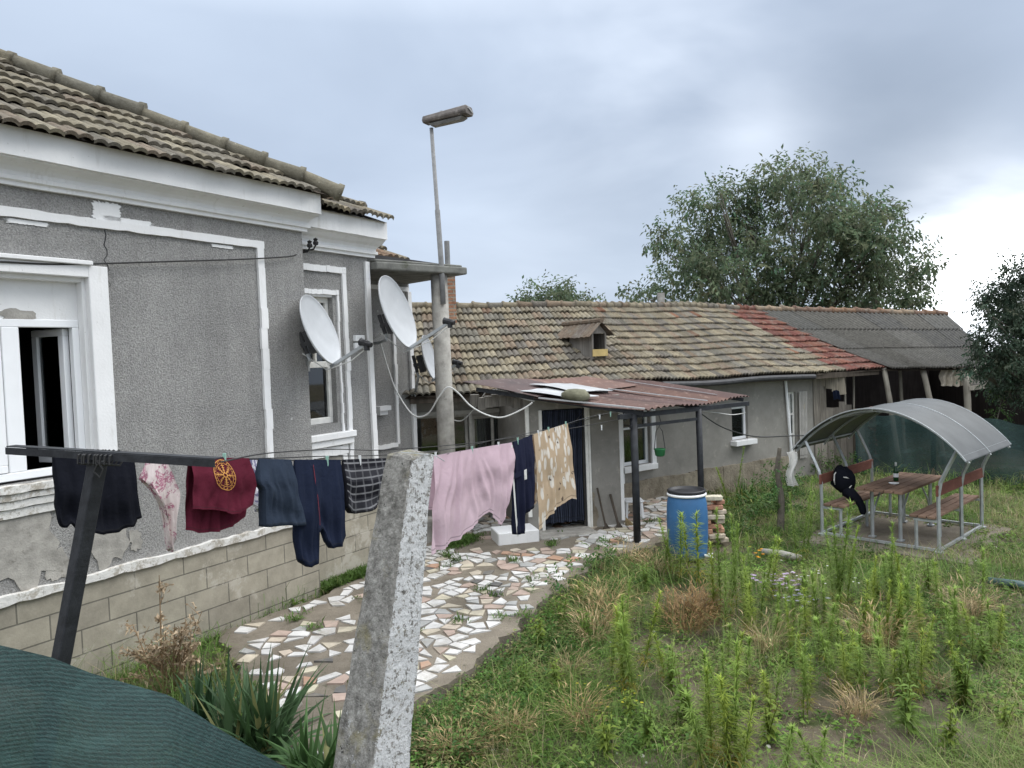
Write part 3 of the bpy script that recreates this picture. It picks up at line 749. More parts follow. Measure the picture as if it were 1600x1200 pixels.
cable('wall_wire', [pa(459, 384, -.1), pa(462, 394, -.12), pa(466, 397, -.14), pa(459, 415, -.15), pa(458, 440, -.16), pa(458, 454, -.17)], .008, MT['cable_black'], house)

# ------------------------------------------------------------------ the low house
L1 = Fr((-1.75, 12.75), (4.05, 1.1)); L2 = Fr((2.3, 13.85), (.829, .559)); E = Fr((.18, 11.58), (1.55, .42))
low = thing('low_house', (2.3, 13.85, 0), 'long low house with a sagging lichened tile roof and patched grey walls', 'house')
win1 = [(.0, .52, 1.2, 2.0), (.64, 1.0, 1.2, 2.0), (1.07, 1.8, 1.15, 1.95)]
win2 = [(-.36, .34, .86, 1.95), (2.69, 3.2, 1.06, 1.76), (4.58, 4.86, .55, 1.95)]
mb = MB()
wall(mb, L1, -2.2, 3.9, -.2, 2.5, win1, 0, .3); wall(mb, L2, -.6, 5.6, -.2, 2.5, win2, 0, .3)
mb.fbox(L2, 5.4, 5.6, -4.5, -.3, -.2, 2.6); mb.fbox(L1, -2.2, -2.0, -4.5, -.3, -.2, 2.6)
mb.build('wall', MT['render2'], low)
mb = MB(); n = 26
for k in range(n):
    a, b = lerp(-.6, 4.5, k/n), lerp(-.6, 4.5, (k+1)/n); zt = .56+.05*mnoise.noise((k*.3, 1, 1)); mb.fbox(L2, a, b, -.02, .05+.02*mnoise.noise((k*.4, 2, 1)), -.25, zt+.0*k)
mb.build('plinth', MT['plinth'], low)
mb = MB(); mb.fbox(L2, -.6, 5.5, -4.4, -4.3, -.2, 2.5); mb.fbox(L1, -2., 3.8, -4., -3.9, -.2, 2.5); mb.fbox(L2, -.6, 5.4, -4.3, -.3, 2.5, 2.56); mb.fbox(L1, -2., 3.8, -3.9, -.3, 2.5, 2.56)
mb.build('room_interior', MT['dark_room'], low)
def window(fr, a, mat, muls=(), rails=(), sill=0, d=-.1, fw=.05, curt=None, out=.0):
    w = MB(); s0, s1, z0, z1 = a
    for q in ((s0, s1, z1-fw, z1), (s0, s1, z0, z0+fw), (s0, s0+fw, z0+fw, z1-fw), (s1-fw, s1, z0+fw, z1-fw)): w.fbox(fr, q[0], q[1], d-.06, d, q[2], q[3])
    for m in muls: w.fbox(fr, m-fw*.45, m+fw*.45, d-.05, d-.005, z0+fw, z1-fw)
    ms = [s0+fw, *[x for m in muls for x in (m-fw*.45, m+fw*.45)], s1-fw]
    for r in rails:
        for x0, x1 in zip(ms[0::2], ms[1::2]): w.fbox(fr, x0, x1, d-.045, d-.008, r-.018, r+.018)
    o = w.build('window', mat, low, bevel=.004)
    w = MB(); w.fbox(fr, s0+fw, s1-fw, d-.034, d-.028, z0+fw, z1-fw); w.build('pane', MT['glass'], o)
    if sill:
        w = MB(); w.fbox(fr, s0-.06, s1+.1, -.05, sill, z0-.11, z0-.003); w.build('sill', MT['trim'], o, bevel=.008)
    if curt:
        w = MB()
        for c0, c1 in curt: w.grid(lambda u, v: fr(lerp(c0, c1, u), d-.12-.02*math.sin(u*26), lerp(z0+.03, z1-.03, v)), 30, 1)
        w.build('curtain', MT['c_curtain'], o)
    return o
window(L1, win1[0], MT['grey_frame'], rails=(1.36,), fw=.045)
window(L1, win1[1], MT['grey_frame'], rails=(1.42,), fw=.05)
window(L1, win1[2], MT['grey_frame'], muls=(1.45,), rails=(), fw=.055, curt=((1.13, 1.36), (1.5, 1.72)))
mb = MB(); mb.fbox(L1, -.05, 2.0, -.02, .035, 2.0, 2.07); mb.fbox(L1, .53, .63, -.02, .03, 1.0, 2.0); mb.fbox(L1, 1.0, 1.06, -.02, .03, 1.0, 2.0); mb.build('lintel', MT['grey_frame'], low)
window(L2, win2[0], MT['pvc'], muls=(.02,), rails=(1.55,), sill=.1, fw=.06, d=-.06, curt=((-.32, 0.0),))
window(L2, win2[1], MT['pvc'], muls=(), sill=.16, fw=.055, d=-.06, curt=((2.74, 2.92), (3.0, 3.15)))
window(L2, win2[2], MT['old_frame'], muls=(4.72,), rails=(1.0, 1.45), fw=.045, d=-.05)
mb = MB(); mb.fbox(L2, .35, .46, -.01, .04, .8, 2.1); mb.fbox(L2, -.45, -.37, -.01, .04, .3, 2.1); mb.build('window_surround', MT['trim'], low)
mb = MB(); mb.tube([L2(4.43, .05, 2.33), L2(4.5, .06, 1.4), L2(4.6, .05, .55)], .032, 8); mb.build('downpipe', MT['pvc'], low)
mb = MB(); mb.grid(lambda u, v: L2(4.9+.3*u-.03*v, .05+.03*math.sin(u*16+v), 1.95-1.5*v), 30, 8); mb.build('door_curtain', MT['c_curtain'], low)
mb = MB(); mb.fbox(L2, 5.03, 5.11, .0, .04, 1.55, 1.66); mb.build('meter_box', simple('cream_plastic', (.55, .47, .25), .6), low)
# entry block
mb = MB(); D = (.27, .98, .2, 2.12)
wall(mb, E, 0, 1.61, -.1, 2.3, [D], 0, .14); mb.fbox(E, .0, .14, -1.9, -.14, -.1, 2.3); mb.fbox(E, 1.47, 1.61, -1.9, -.14, -.1, 2.3)
mb.build('porch_wall', MT['render2'], low)
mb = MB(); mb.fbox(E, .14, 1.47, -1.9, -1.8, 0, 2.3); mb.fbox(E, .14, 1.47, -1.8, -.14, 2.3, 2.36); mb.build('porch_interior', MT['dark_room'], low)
mb = MB()
for s0, s1, z0, z1 in ((0., .06, .45, 2.2), (.22, .27, .0, 2.12), (.98, 1.03, .15, 2.2), (1.035, 1.07, .15, 2.2)): mb.fbox(E, s0, s1, -.02, .035, z0, z1)
fr_ = mb.build('door_frame', MT['old_frame'], low, bevel=.005)
mb = MB(); mb.fbox(E, 1.575, 1.63, -.03, .02, .25, 2.2); mb.build('corner_bead', MT['trim'], low)
mb = MB(); mb.grid(lambda u, v: E(.28+.69*u+.02*math.sin(v*3+u*9), -.06+.035*math.sin(u*34)*(.5+.5*v), 2.1-1.8*v), 70, 8); mb.build('curtain', MT['c_door'], fr_)
mb = MB(); mb.fbox(E, .96, 1.0, -.0, .03, .2, 2.12, (.25, .3, .3)); mb.build('door_edge', MT['dark_metal'], fr_)
mb = MB(); mb.fbox(E, -.62, .02, .02, .5, -.05, .36); mb.build('tiled_step', MT['trim'], low, bevel=.012)
mb = MB(); mb.fbox(E, .05, 1.0, .0, .45, -.05, .22); mb.build('threshold', MT['concrete'], low, bevel=.02)
blp = MB()
for k in range(2):
    P = []; cs, cz = (1.05, .62) if k == 0 else (1.1, .35)
    for q in range(20):
        th = 2*PI*q/20; r = 1+.6*mnoise.noise((math.cos(th)*1.5+k*7, math.sin(th)*1.5, 2.)); P.append((cs+.06*r*math.cos(th), cz+.2*r*math.sin(th)))
    blp.prism(P, -.01, .012, lambda x, y, h: E(x, h, y))
blp.build('broken_plaster', MT['plinth'], low)
# roof of the low house as a surface between the real eave and ridge lines
EAV = [V((-3.4, 11.85, 2.36)), V((-1.7, 12.3, 2.37)), V((2.55, 13.4, 2.42)), V((7.24, 16.8, 2.34)), V((9.05, 17.8, 2.32))]
RID = [V((-3.8, 14.75, 4.05)), V((-2.1, 15.2, 4.03)), V((1.75, 16.4, 3.98)), V((5.45, 19.45, 4.03)), V((6.75, 20.15, 3.93))]
KU = [0, .115, .405, .86, 1.]
def RL(u, v):
    e = V([interp(KU, [p[i] for p in EAV], u) for i in range(3)]); r = V([interp(KU, [p[i] for p in RID], u) for i in range(3)])
    if u > 1: e += (EAV[4]-EAV[3])*(u-1)/.14; r += (RID[4]-RID[3])*(u-1)/.14
    p = e.lerp(r, v); p.z += -.05*math.sin(PI*max(0, min(1, v)))+.018*math.sin(u*19+1)*(1-.3*v)+.016*mnoise.noise((u*9, v*2, 2.)); return p
def palL(u, v):
    if u > .895+.03*mnoise.noise((v*11, 3., 1.)) - .02*v: return RED
    if mnoise.noise((u*30, v*9, 8.)) > .52: return [(.32, .17, .11), (.3, .2, .14)]
    return TAN
mb = MB(); tile_roof(mb, RL, 66, 11, palL, wave_h=.04, thick=.032, samples=10, jit=1.1, ribs=2, sagk=.011, tv=(.78, 1.18))
rl = mb.build('roof', MT['tile'], low)
mb = MB(); mb.grid(lambda u, v: RL(u, v)-V((0, 0, .03)), 30, 4, (.5, .45, .4)); mb.grid(lambda u, v: RL(u, 1-.001)+V((-.3, .95, -.62))*(3*v)-V((0, 0, .02)), 30, 2, (.5, .45, .4)); mb.build('roof_boarding', MT['wood_dark'], rl)
mb = MB()
for k in range(42):
    a, b = RL(k/42, 1)+V((0, 0, .05)), RL((k+1)/42, 1)+V((0, 0, .05)); ridge_caps(mb, a, b, 1, .085, RED if k > 38 else TAN)
mb.build('ridge_caps', MT['tile'], rl, smooth=True)
mb = MB(); mb.tube([RL(u, 0)+V((.02, -.06, -.06)) for u in np.linspace(.42, .8, 14)], .055, 10); mb.build('gutter', MT['dark_metal'], low)
mb = MB()
for u0, u1 in ((.115, .2), (.2, .3), (.3, .42), (.42, .6), (.6, .8), (.8, .98)): mb.beam(RL(u0, 0.02)-V((0, 0, .09)), RL(u1, .02)-V((0, 0, .09)), .04, .12)
mb.build('eave_board', MT['wood_dark'], low)
# broken, sagging eave by the canopy
mb = MB()
for k in range(9):
    a = atY(735+k*11, 628+random.uniform(-3, 3), 11.9-.02*k); mb.beam(a, a+V((.13, .02, -.005)), .2, .16+.04*random.random(), tint=(.9+.3*random.random(),)*3)
mb.build('rotten_fascia', MT['wood_grey'], low)
# dormer
dc = RL(.47, .3); 
pd = on_plane(937, 556, RL(.42, .28), (RL(.5, .3)-RL(.4, .3)).cross(RL(.45, .6)-RL(.45, 0)).normalized())
nx2 = V((L2.n[0]*.75+L1.n[0]*.25, L2.n[1]*.75+L1.n[1]*.25, 0)).normalized(); ux2 = V((-nx2.y, nx2.x, 0))
def DM(a, b, z): return pd+ux2*a-nx2*b+V((0, 0, z))
mb = MB()
hw = .17
mb.add([DM(-hw, 0, -.05), DM(-hw+.04, 0, -.05), DM(-hw+.04, 0, .42), DM(-hw, 0, .42)], [(0, 1, 2, 3)]); mb.add([DM(hw-.04, 0, -.05), DM(hw, 0, -.05), DM(hw, 0, .42), DM(hw-.04, 0, .42)], [(0, 1, 2, 3)])
mb.add([DM(-hw, 0, -.1), DM(-hw, 0, .42), DM(-hw, .75, .42), DM(-hw, .75, .1)], [(0, 1, 2, 3)]); mb.add([DM(hw, 0, -.1), DM(hw, .75, .1), DM(hw, .75, .42), DM(hw, 0, .42)], [(0, 1, 2, 3)])
mb.add([DM(-hw, 0, .42), DM(hw, 0, .42), DM(0, 0, .6)], [(0, 1, 2)]); dm = mb.build('dormer', MT['wood_grey'], low)
mb = MB(); mb.beam(DM(-hw, -.02, .06), DM(hw, -.02, .06), .02, .13, tint=(1, 1, 1)); mb.build('dormer_plank', simple('yellow_plank', (.5, .38, .16), .8), dm)
mb = MB()
tile_roof(mb, lambda u, v: DM(lerp(-hw-.1, 0, v), lerp(1.15, -.1, u), lerp(.34, .62, v)), 4, 1, [(.26, .2, .15), (.22, .18, .15)], wave_h=.02, thick=.02)
tile_roof(mb, lambda u, v: DM(lerp(hw+.1, 0, v), lerp(-.1, 1.15, u), lerp(.34, .62, v)), 4, 1, [(.26, .2, .15), (.22, .18, .15)], wave_h=.02, thick=.02)
mb.tube([DM(0, -.1, .66), DM(0, 1.2, .66)], .05, 8, (.25, .19, .14)); mb.build('dormer_roof', MT['tile'], dm)
mb = MB(); mb.box(DM(0, .5, .2), (.25, .25, .3)); mb.build('dormer_inside', MT['dark_room'], dm)
# chimneys
cp = atY(701, 452, 14.9)
CH = Fr((cp.x-.14, cp.y-.1), (.97, .25))
mb = MB(); mb.fbox(CH, 0, .29, -.3, 0, 3.6, atY(701, 431, 14.9).z); mb.fbox(CH, -.02, .31, -.32, .02, atY(701, 431, 14.9).z, atY(701, 428, 14.9).z); mb.build('chimney', MT['brick'], rl)
cp = atY(1033, 470, 19.2); mb = MB(); mb.box((cp.x, cp.y, cp.z-.1), (.16, .16, .6)); mb.build('chimney', MT['concrete'], rl)

# ------------------------------------------------------------------ open shed
shed = thing('open_shed', (11, 20, 0), 'open-fronted dark shed with crooked log posts under a grey corrugated roof', 'shed')
R0, R1, E0, E1 = V((6.6, 20.0, 3.97)), V((12.9, 22.0, 3.72)), V((8.95, 17.62, 2.36)), V((11.95, 18.1, 2.27))
def RS(u, v): 
    p = E0.lerp(E1, u).lerp(R0.lerp(R1, u), v); p.z -= .06*math.sin(PI*v)*(1-u); return p
mb = MB(); ns = 30
nr = V((0, -.45, .9)).normalized()
for j in range(3):
    for i in range(6):
        t = random.choice([(.2, .195, .18), (.17, .165, .155), (.23, .22, .2), (.19, .18, .16)]); v0, v1 = j/3-.012, (j+1)/3+.02
        mb.grid(lambda a, b: RS((i+a*1.02)/6, lerp(v0, v1, b))+nr*(.03*math.sin(a*2*PI*7)+.035*(1-b)+.006*(i % 2)), 56, 2, t)
rs = mb.build('roof', MT['asbestos'], shed)
mb = MB()
for k in range(16): ridge_caps(mb, RS(k/16, 1)+V((0, .02, .03+.03*random.random())), RS((k+1)/16, 1)+V((0, .02, .03)), 1, .085, [(.38, .24, .16), (.42, .32, .23), (.3, .2, .15)])
mb.build('ridge_caps', MT['tile'], rs, smooth=True)
mb = MB(); mb.add([RS(0, 1), RS(1, 1), V((13.6, 25, 2.2)), V((5.5, 23.5, 2.2))], [(0, 1, 2, 3)], (.6, .6, .6)); mb.grid(lambda u, v: RS(u, v)-V((0, 0, .06)), 8, 3, (.6, .55, .5)); mb.build('roof_boarding', MT['wood_dark'], rs)
mb = MB()
mb.add([(5.5, 22.5, -.2), (13.6, 24.2, -.2), (13.6, 24.2, 3), (5.5, 22.5, 3)], [(0, 1, 2, 3)], (.5, .5, .6)); mb.add([(13.3, 18.9, -.2), (13.6, 24.2, -.2), (13.6, 24.2, 3.2), (13.3, 18.9, 2.2)], [(0, 1, 2, 3)], (.5, .5, .6))
mb.build('back_wall', MT['wood_dark'], shed)
def logpost(px0, y0, px1, y1, Y, r):
    a = atY(px0, y0, Y); b = atY(px1, y1, Y); d = (b-a)/(b.z-a.z)
    mb = MB(); pts = [a+d*(z-a.z)+V((.02*mnoise.noise((z*2, px0, 0)), 0, 0)) for z in np.linspace(a.z+.05, -.1, 8)]
    mb.tube(pts, [r*(1+.12*mnoise.noise((k*.9, px0, 3.))) for k in range(8)], 8); mb.build('post', MT['pole_wood'], shed, smooth=True)
logpost(1382, 578, 1391, 634, 17.75, .06); logpost(1406, 578, 1409, 626, 18.4, .04); logpost(1442, 577, 1455, 632, 17.9, .065); logpost(1509, 585, 1513, 645, 17.9, .075); logpost(1320, 585, 1321, 650, 17.6, .025); logpost(1334, 585, 1334, 645, 17.9, .025)
a = atY(1509, 612, 17.9); mb = MB(); mb.tube([a, a+V((.1, 0, .2)), atY(1524, 577, 17.9)], [.06, .05, .045], 8); mb.build('post', MT['pole_wood'], shed, smooth=True)
mb = MB(); mb.beam(atY(1512, 607, 17.85), atY(1556, 601, 18.2), .1, .1); mb.build('crossrail', MT['pole_wood'], shed)
mb = MB()
for x0, x1 in ((1517, 1530), (1533, 1543)):
    mb.add([atY(x0-1, 577, 18.3), atY(x1-2, 575, 18.3), atY(x1+1, 600, 18.1), atY(x0+2, 602, 18.1)], [(3, 2, 1, 0)], (1.5, 1.5, 1.5))
mb.build('hanging_board', MT['wood_grey'], shed)
def sack(u, v): p = atY(lerp(1470, 1508, u)+1.5*math.sin(v*9), lerp(572, 603, v)+2.5*mnoise.noise((u*7, 1, 3))*v, 18.0); return p+V((0, .05*math.sin(u*21+v*3), 0))
mb = MB(); mb.grid(sack, 20, 8); tag(mb.build('sacking', MT['c_sack']), 'torn beige sacking hung from the eave of the open shed beside a log post', 'sacking')
# boarded side of the shed next to the low house
mb = MB()
for k in range(9):
    x0 = 1272+k*10; y = 16.9+.12*k
    a = atY(x0, 586, y); b = atY(x0+9.2, 586, y+.1)
    if k in (0, 1): zt = 2.3
    elif k in (2, 3): zt = 1.5
    else: zt = 1.55-.1*(k-4)+.1*random.random()
    f = random.uniform(.55, 1.2)
    mb.add([(a.x, a.y, -.1), (b.x, b.y, -.1), (b.x-.02, b.y, zt), (a.x-.03, a.y, zt+.04*random.random()), (a.x, a.y+.03, -.1), (b.x, b.y+.03, -.1), (b.x-.02, b.y+.03, zt), (a.x-.03, a.y+.03, zt)], [(0, 1, 2, 3), (3, 2, 6, 7), (1, 5, 6, 2), (4, 0, 3, 7)], (f, f*.97, f*.93))
mb.build('side_boarding', MT['wood_grey'], shed)
mb = MB()
for k in range(4):
    x0 = 1280+k*10; f = random.uniform(.9, 1.6); y = 17.05
    mb.add([atY(x0, 588, y), atY(x0+9, 588, y), atY(x0+9+k*1.2, 604+k*4, y), atY(x0, 602+k*5, y)], [(3, 2, 1, 0)], (f, f*.95, f*.85))
mb.build('boarded_gable', MT['wood_grey'], shed)
mb = MB(); p = atY(1306, 618, 16.8); mb.grid(lambda u, v: atY(1301+10*u+2*v, 612+14*v-3*math.sin(u*3), 16.8)+V((0, .03*math.sin(u*12), 0)), 10, 6); tag(mb.build('dark_rag', MT['c_navy']), 'dark rag hung on the boards at the left side of the open shed', 'rag')
CHN = atY(1364, 700, 16.6)
mb = MB()
for k in range(60):
    z = random.uniform(.05, 1.42); mb.lathe((CHN.x+random.uniform(-.07, .07), CHN.y+random.uniform(-.06, .06), z), [(.0, -.03), (.03, -.01), (.032, .015), (.0, .035)], 7, random.choice([(.3, .09, .07), (.2, .07, .06), (.35, .2, .15), (.12, .06, .05)]))
mb.tube([(CHN.x, CHN.y, 0), (CHN.x, CHN.y, 1.55)], .055, 8, (.16, .07, .05))
tag(mb.build('brick_pier', simple('dark_red_brick', (1, 1, 1), .9, .2, 6, 30, .4, tint=True)), 'thin reddish brick pier at the left end of the far green netting', 'pier')
# ------------------------------------------------------------------ canopy beside the door
can = thing('metal_canopy', (1.9, 10.9, 0), 'patched rusty corrugated lean-to canopy on black posts over the low house door', 'canopy')
U0, N0, F0, U1 = V((-.66, 11.5, 2.56)), V((1.9, 10.75, 2.13)), V((4.2, 13.15, 2.1)), V((2.1, 13.5, 2.5))
def CN(a, b):   # a along the posts, b down the slope
    p = U0.lerp(U1, a).lerp(N0.lerp(F0, a), b); p.z += -.05*math.sin(PI*b)*(1-a)*1.3 + .02*math.sin(a*9); return p
nc = (N0-U0).cross(F0-U0).normalized(); nc = nc if nc.z > 0 else -nc
def sheet(a0, a1, b0, b1, lift, mat, tint, amp=.016, nw=8, curl=0.):
    mb = MB(); nu = nw*8
    def f(u, v, o): return CN(lerp(a0, a1, u), lerp(b0, b1, v))+nc*(amp*math.sin(u*2*PI*nw)+lift+curl*math.sin(PI*v)*(1-u)+o)
    mb.grid(lambda u, v: f(u, v, .0), nu, 6, tint); mb.grid(lambda u, v: f(u, v, -.004), nu, 6, tint, True)
    mb.build('roof_sheet', MT[mat], can)
sheet(.0, .3, .38, 1.0, .0, 'rust', (1, 1, 1), nw=6); sheet(.28, .56, .3, 1.02, .012, 'rust', (.85, .85, .9), nw=7); sheet(.54, .8, .2, 1.0, .0, 'rust', (1.1, 1.05, 1), nw=7); sheet(.78, 1., .1, 1.0, .012, 'rust', (.8, .8, .85), nw=6)
sheet(-.02, .34, -.02, .42, .05, 'rust', (.75, .85, .95), amp=.003, nw=2, curl=.02); sheet(.32, .75, -.05, .35, .04, 'rust', (1.15, 1.1, 1.05), amp=.004, nw=2)
sheet(.0, .16, .3, .62, .075, 'zinc', (1, 1, 1), amp=.004, nw=2, curl=.03); sheet(.15, .42, .2, .48, .085, 'zinc', (1, 1, 1), amp=.004, nw=2, curl=.03)
for q in ((CN(-.01, .42)+nc*.03, CN(-.01, 1.01)+nc*.03, .05, .02), (CN(.52, .35)+nc*.05, CN(.55, 1.0)+nc*.05, .06, .012), (CN(.8, .2)+nc*.04, CN(.79, .9)+nc*.04, .02, .01)): mb = MB(); mb.beam(*q); mb.build('edge_strip', MT['zinc'], can)
P1b, P2b = V((1.76, 10.85, .1)), V((2.98, 11.9, .05))
for p, r, zt in ((P1b, .055, 2.07), (P2b, .05, 2.03)):
    mb = MB(); mb.tube([p, p+V((.005, 0, 1.)), V((p.x, p.y, zt))], r, 10); mb.build('post', MT['black_metal'], can, smooth=True)
mb = MB(); a = V((P1b.x, P1b.y, 2.05)); b = V((P2b.x, P2b.y, 2.03)); d = (b-a); mb.beam(a-d*.2, b+d*.9, .05, .07); mb.beam(a-d*.05-V((0, 0, .16)), b-V((0, 0, .16)), .03, .045); mb.beam(CN(.02, .02)-V((0, 0, .06)), CN(.02, .98)-V((0, 0, .06)), .05, .06); mb.beam(CN(.5, .02)-V((0, 0, .06)), CN(.5, .98)-V((0, 0, .06)), .05, .06); mb.beam(CN(.96, .05)-V((0, 0, .06)), CN(.96, .98)-V((0, 0, .06)), .05, .06)
mb.build('beam', MT['black_metal'], can)
# the mossy stone that keeps the sheets down
st = CN(.03, .6)+nc*.1
mb = MB(); mb.lathe((0, 0, 0), [(0, -.09), (.1, -.08), (.15, -.02), (.14, .04), (.09, .09), (0, .1)], 14)
mb.v = [tuple(V((x*1.5, y, z))*(1+.28*mnoise.noise((x*9, y*9, z*9)))+st+V((0, 0, .02))) for x, y, z in mb.v]
tag(mb.build('rock', MT['stone'], smooth=True), 'mossy rock weighing down the white sheet on the rusty canopy', 'rock')
# hanging pot
hp = atY(1031, 706, 11.5)
pot = thing('hanging_pot', hp, 'green hanging flower pot on a wire hook under the canopy', 'plant pot')
mb = MB(); mb.lathe(hp+V((0, 0, -.07)), [(.05, 0), (.075, .02), (.085, .1), (.095, .115), (.085, .12), (.07, .1)], 18); mb.build('pot', MT['pot_green'], pot, smooth=True)
mb = MB(); zt = hp.z+.55
mb.tube([hp+V((-.085, 0, .05)), hp+V((-.05, 0, .32)), hp+V((0, 0, .4)), hp+V((.05, 0, .32)), hp+V((.085, 0, .05))], .006, 5); mb.tube([hp+V((0, 0, .4)), hp+V((.03, 0, .46)), V((hp.x, hp.y, 2.0))], .006, 5); mb.build('hook', MT['dark_metal'], pot)

# ------------------------------------------------------------------ satellite dishes
def dish(cx, cy, Y, R_, nrm, mount, lnb_px, label):
    c = atY(cx, cy, Y); n = V(nrm).normalized()
    up = (V((0, 0, 1))-n*n.z).normalized(); sd = up.cross(n)
    M = Matrix((sd, up, n)).transposed()
    t = thing('satellite_dish', c, label, 'satellite dish', 'satellite dishes on the grey house')
    mb = MB(); dep = .16*R_
    prof = [(0.001, -dep)]+[(R_*k/9, -dep*(1-(k/9)**2)) for k in range(1, 10)]+[(R_*1.02, .012), (R_*1.02, -.012)]+[(R_*k/9, -dep*(1-(k/9)**2)-.015) for k in range(8, 0, -1)]+[(.001, -dep-.015)]
    mb.lathe((0, 0, 0), prof, 40); mb.v = [tuple(c+M @ V((x*.92, y, z))) for x, y, z in mb.v]
    mb.build('reflector', MT['dish'], t, smooth=True)
    bot = c-up*R_*1.0+n*.0; L = atY(*lnb_px)
    mb = MB(); mb.beam(bot-up*.02-n*.05, L, .03, .04); mb.build('feed_arm', MT['galv'], t)
    mb = MB(); dd = (c-L).normalized(); mb.tube([L-dd*.07, L-dd*.02, L, L+dd*.05, L+dd*.09], [.03, .035, .045, .04, .05], 10); mb.tube([L-V((0, 0, .08)), L+V((0, 0, .03))], .035, 8); mb.build('receiver_head', MT['plastic_black'], t)
    bk = c-n*(dep+.1)-up*R_*.2
    mb = MB(); mb.beam(bk-up*.14, bk+up*.14, .12, .08, n); mb.tube([bk-n*.1-up*.12, bk-n*.1+up*.16], .028, 8); mb.beam(bk, bk-n*.13, .05, .05); mb.build('bracket', MT['dark_metal'], t)
    mt = V(mount); e = bk-n*.1-up*.12
    mb = MB(); mb.tube([e+up*.05, e-up*.08, V((e.x, e.y, e.z-.12)).lerp(mt, .25), mt], .022, 8); w = (mt-e).normalized(); mb.beam(mt-V((0, 0, .09)), mt+V((0, 0, .09)), .08, .02); mb.build('wall_mount', MT['galv'], t)
    mb = MB(); mb.tube([L-V((0, 0, .05)), L.lerp(bot, .5)-V((0, 0, .09)), bot-n*.1-V((0, 0, .04)), bk-n*.12-V((0, 0, .1)), mt-V((0, 0, .06))], .007, 5); mb.build('lead', MT['cable_white'], t)
    return t
dish(501, 515, 8.95, .44, (.9, -.16, .33), A(.16, -.17, 2.98), (573, 537, 8.6), 'white satellite dish in front of the narrow window of the grey house, leftmost of three')
dish(622, 487, 10.3, .52, (.92, -.24, .3), A(2.05, -1.07, 3.25), (703, 503, 10.0), 'largest white satellite dish under the concrete porch slab, beside the porch column')
dish(671, 558, 12.0, .36, (.96, -.15, .2), A(3.3, -1.03, 2.42), (716, 567, 11.8), 'small white satellite dish seen edge-on just left of the porch column')

# ------------------------------------------------------------------ lamp on its pipe
lp0 = A(2.5, .22, 4.3); top = atY(674, 200, lp0.y)
lamp = thing('street_lamp', lp0, 'rusty box street lamp on a thin leaning pipe above the porch slab', 'street lamp')
mb = MB(); mb.tube([lp0-V((0, 0, .5)), lp0, lp0.lerp(top, .42), lp0.lerp(top, .43), top], [.04, .04, .038, .03, .028], 10); mb.build('pole', MT['pipe'], lamp, smooth=True)
h0 = atY(665, 196, lp0.y+.02); h1 = atY(734, 180, lp0.y-.35)
ax = (h1-h0).normalized(); sdv = ax.cross(V((0, 0, 1))).normalized(); upv = sdv.cross(ax)
mb = MB(); Lh = (h1-h0).length
def LH(a, b, c): return h0+ax*a+sdv*b+upv*c
P = [(-.09, -.0), (.1, -.0), (.13, .05), (.1, .13), (-.07, .13), (-.12, .05)]
vs = [LH(0, b*.8, c*.8+.01) for b, c in P]+[LH(Lh, b, c) for b, c in P]
mb.add(vs, [tuple(range(5, -1, -1)), tuple(range(6, 12))]+[(i, (i+1) % 6, 6+(i+1) % 6, 6+i) for i in range(6)]); mb.build('lamp_head', MT['lamp_rust'], lamp, bevel=.012)
mb = MB(); mb.add([LH(.1, -.075, -.012), LH(Lh-.08, -.08, -.012), LH(Lh-.08, .09, -.012), LH(.1, .08, -.012), LH(.14, -.05, -.05), LH(Lh-.14, -.05, -.05), LH(Lh-.14, .06, -.05), LH(.14, .05, -.05)], [(3, 2, 1, 0), (4, 5, 6, 7), (0, 1, 5, 4), (1, 2, 6, 5), (2, 3, 7, 6), (3, 0, 4, 7)]); mb.build('lamp_cover', simple('dirty_lens', (.2, .2, .2), .4, .3, 12), lamp)
mb = MB(); mb.beam(LH(Lh+.005, -.06, .05), LH(Lh+.005, .05, .1), .02, .02); mb.beam(LH(Lh*.4, -.02, .135), LH(Lh*.4, .04, .135), .04, .02); mb.build('lamp_clip', MT['zinc'], lamp)

# free cables between house and canopy
W11 = lambda x, y, Y: atY(x, y, Y)
cable('looping_cable', [A(2.5, -1.05, 3.3), W11(606, 575, 11.7), W11(620, 612, 11.5), W11(645, 648, 11.3), W11(668, 647, 11.2), W11(686, 620, 11.05), W11(700, 605, 11.02), W11(716, 614, 11.05), W11(735, 634, 11.1), W11(760, 648, 11.15), W11(785, 652, 11.2), W11(815, 640, 11.2), W11(832, 629, 11.2)], .013, MT['cable_white'], None, 'white cable looping over the porch column and across to the rusty canopy')
cable('hanging_cable', [W11(707, 656, 12.5), W11(722, 657, 12.4), W11(740, 640, 12.2), W11(755, 618, 12.), W11(765, 610, 11.9), W11(790, 611, 11.7), W11(815, 622, 11.4), W11(835, 627, 11.25)], .009, MT['cable_white'], None, 'thin pale cable hanging in a loop right of the porch column below the broken eave')
cable('overhead_cable', [V((P2b.x, P2b.y, 1.98)), W11(1130, 668, 12.6), W11(1180, 682, 13.5), W11(1235, 681, 14.5), W11(1290, 678, 15.5), W11(1330, 665, 16.4)], .011, MT['cable_black'], None, 'black cable running from the far canopy post past the small window to the shed')
cable('overhead_cable', [V((P2b.x, P2b.y, 2.0)), W11(1120, 645, 12.9), W11(1145, 648, 14.), W11(1165, 645, 15.4)], .008, MT['cable_white'], None, 'short pale cable from the far canopy post to the small window of the low house')
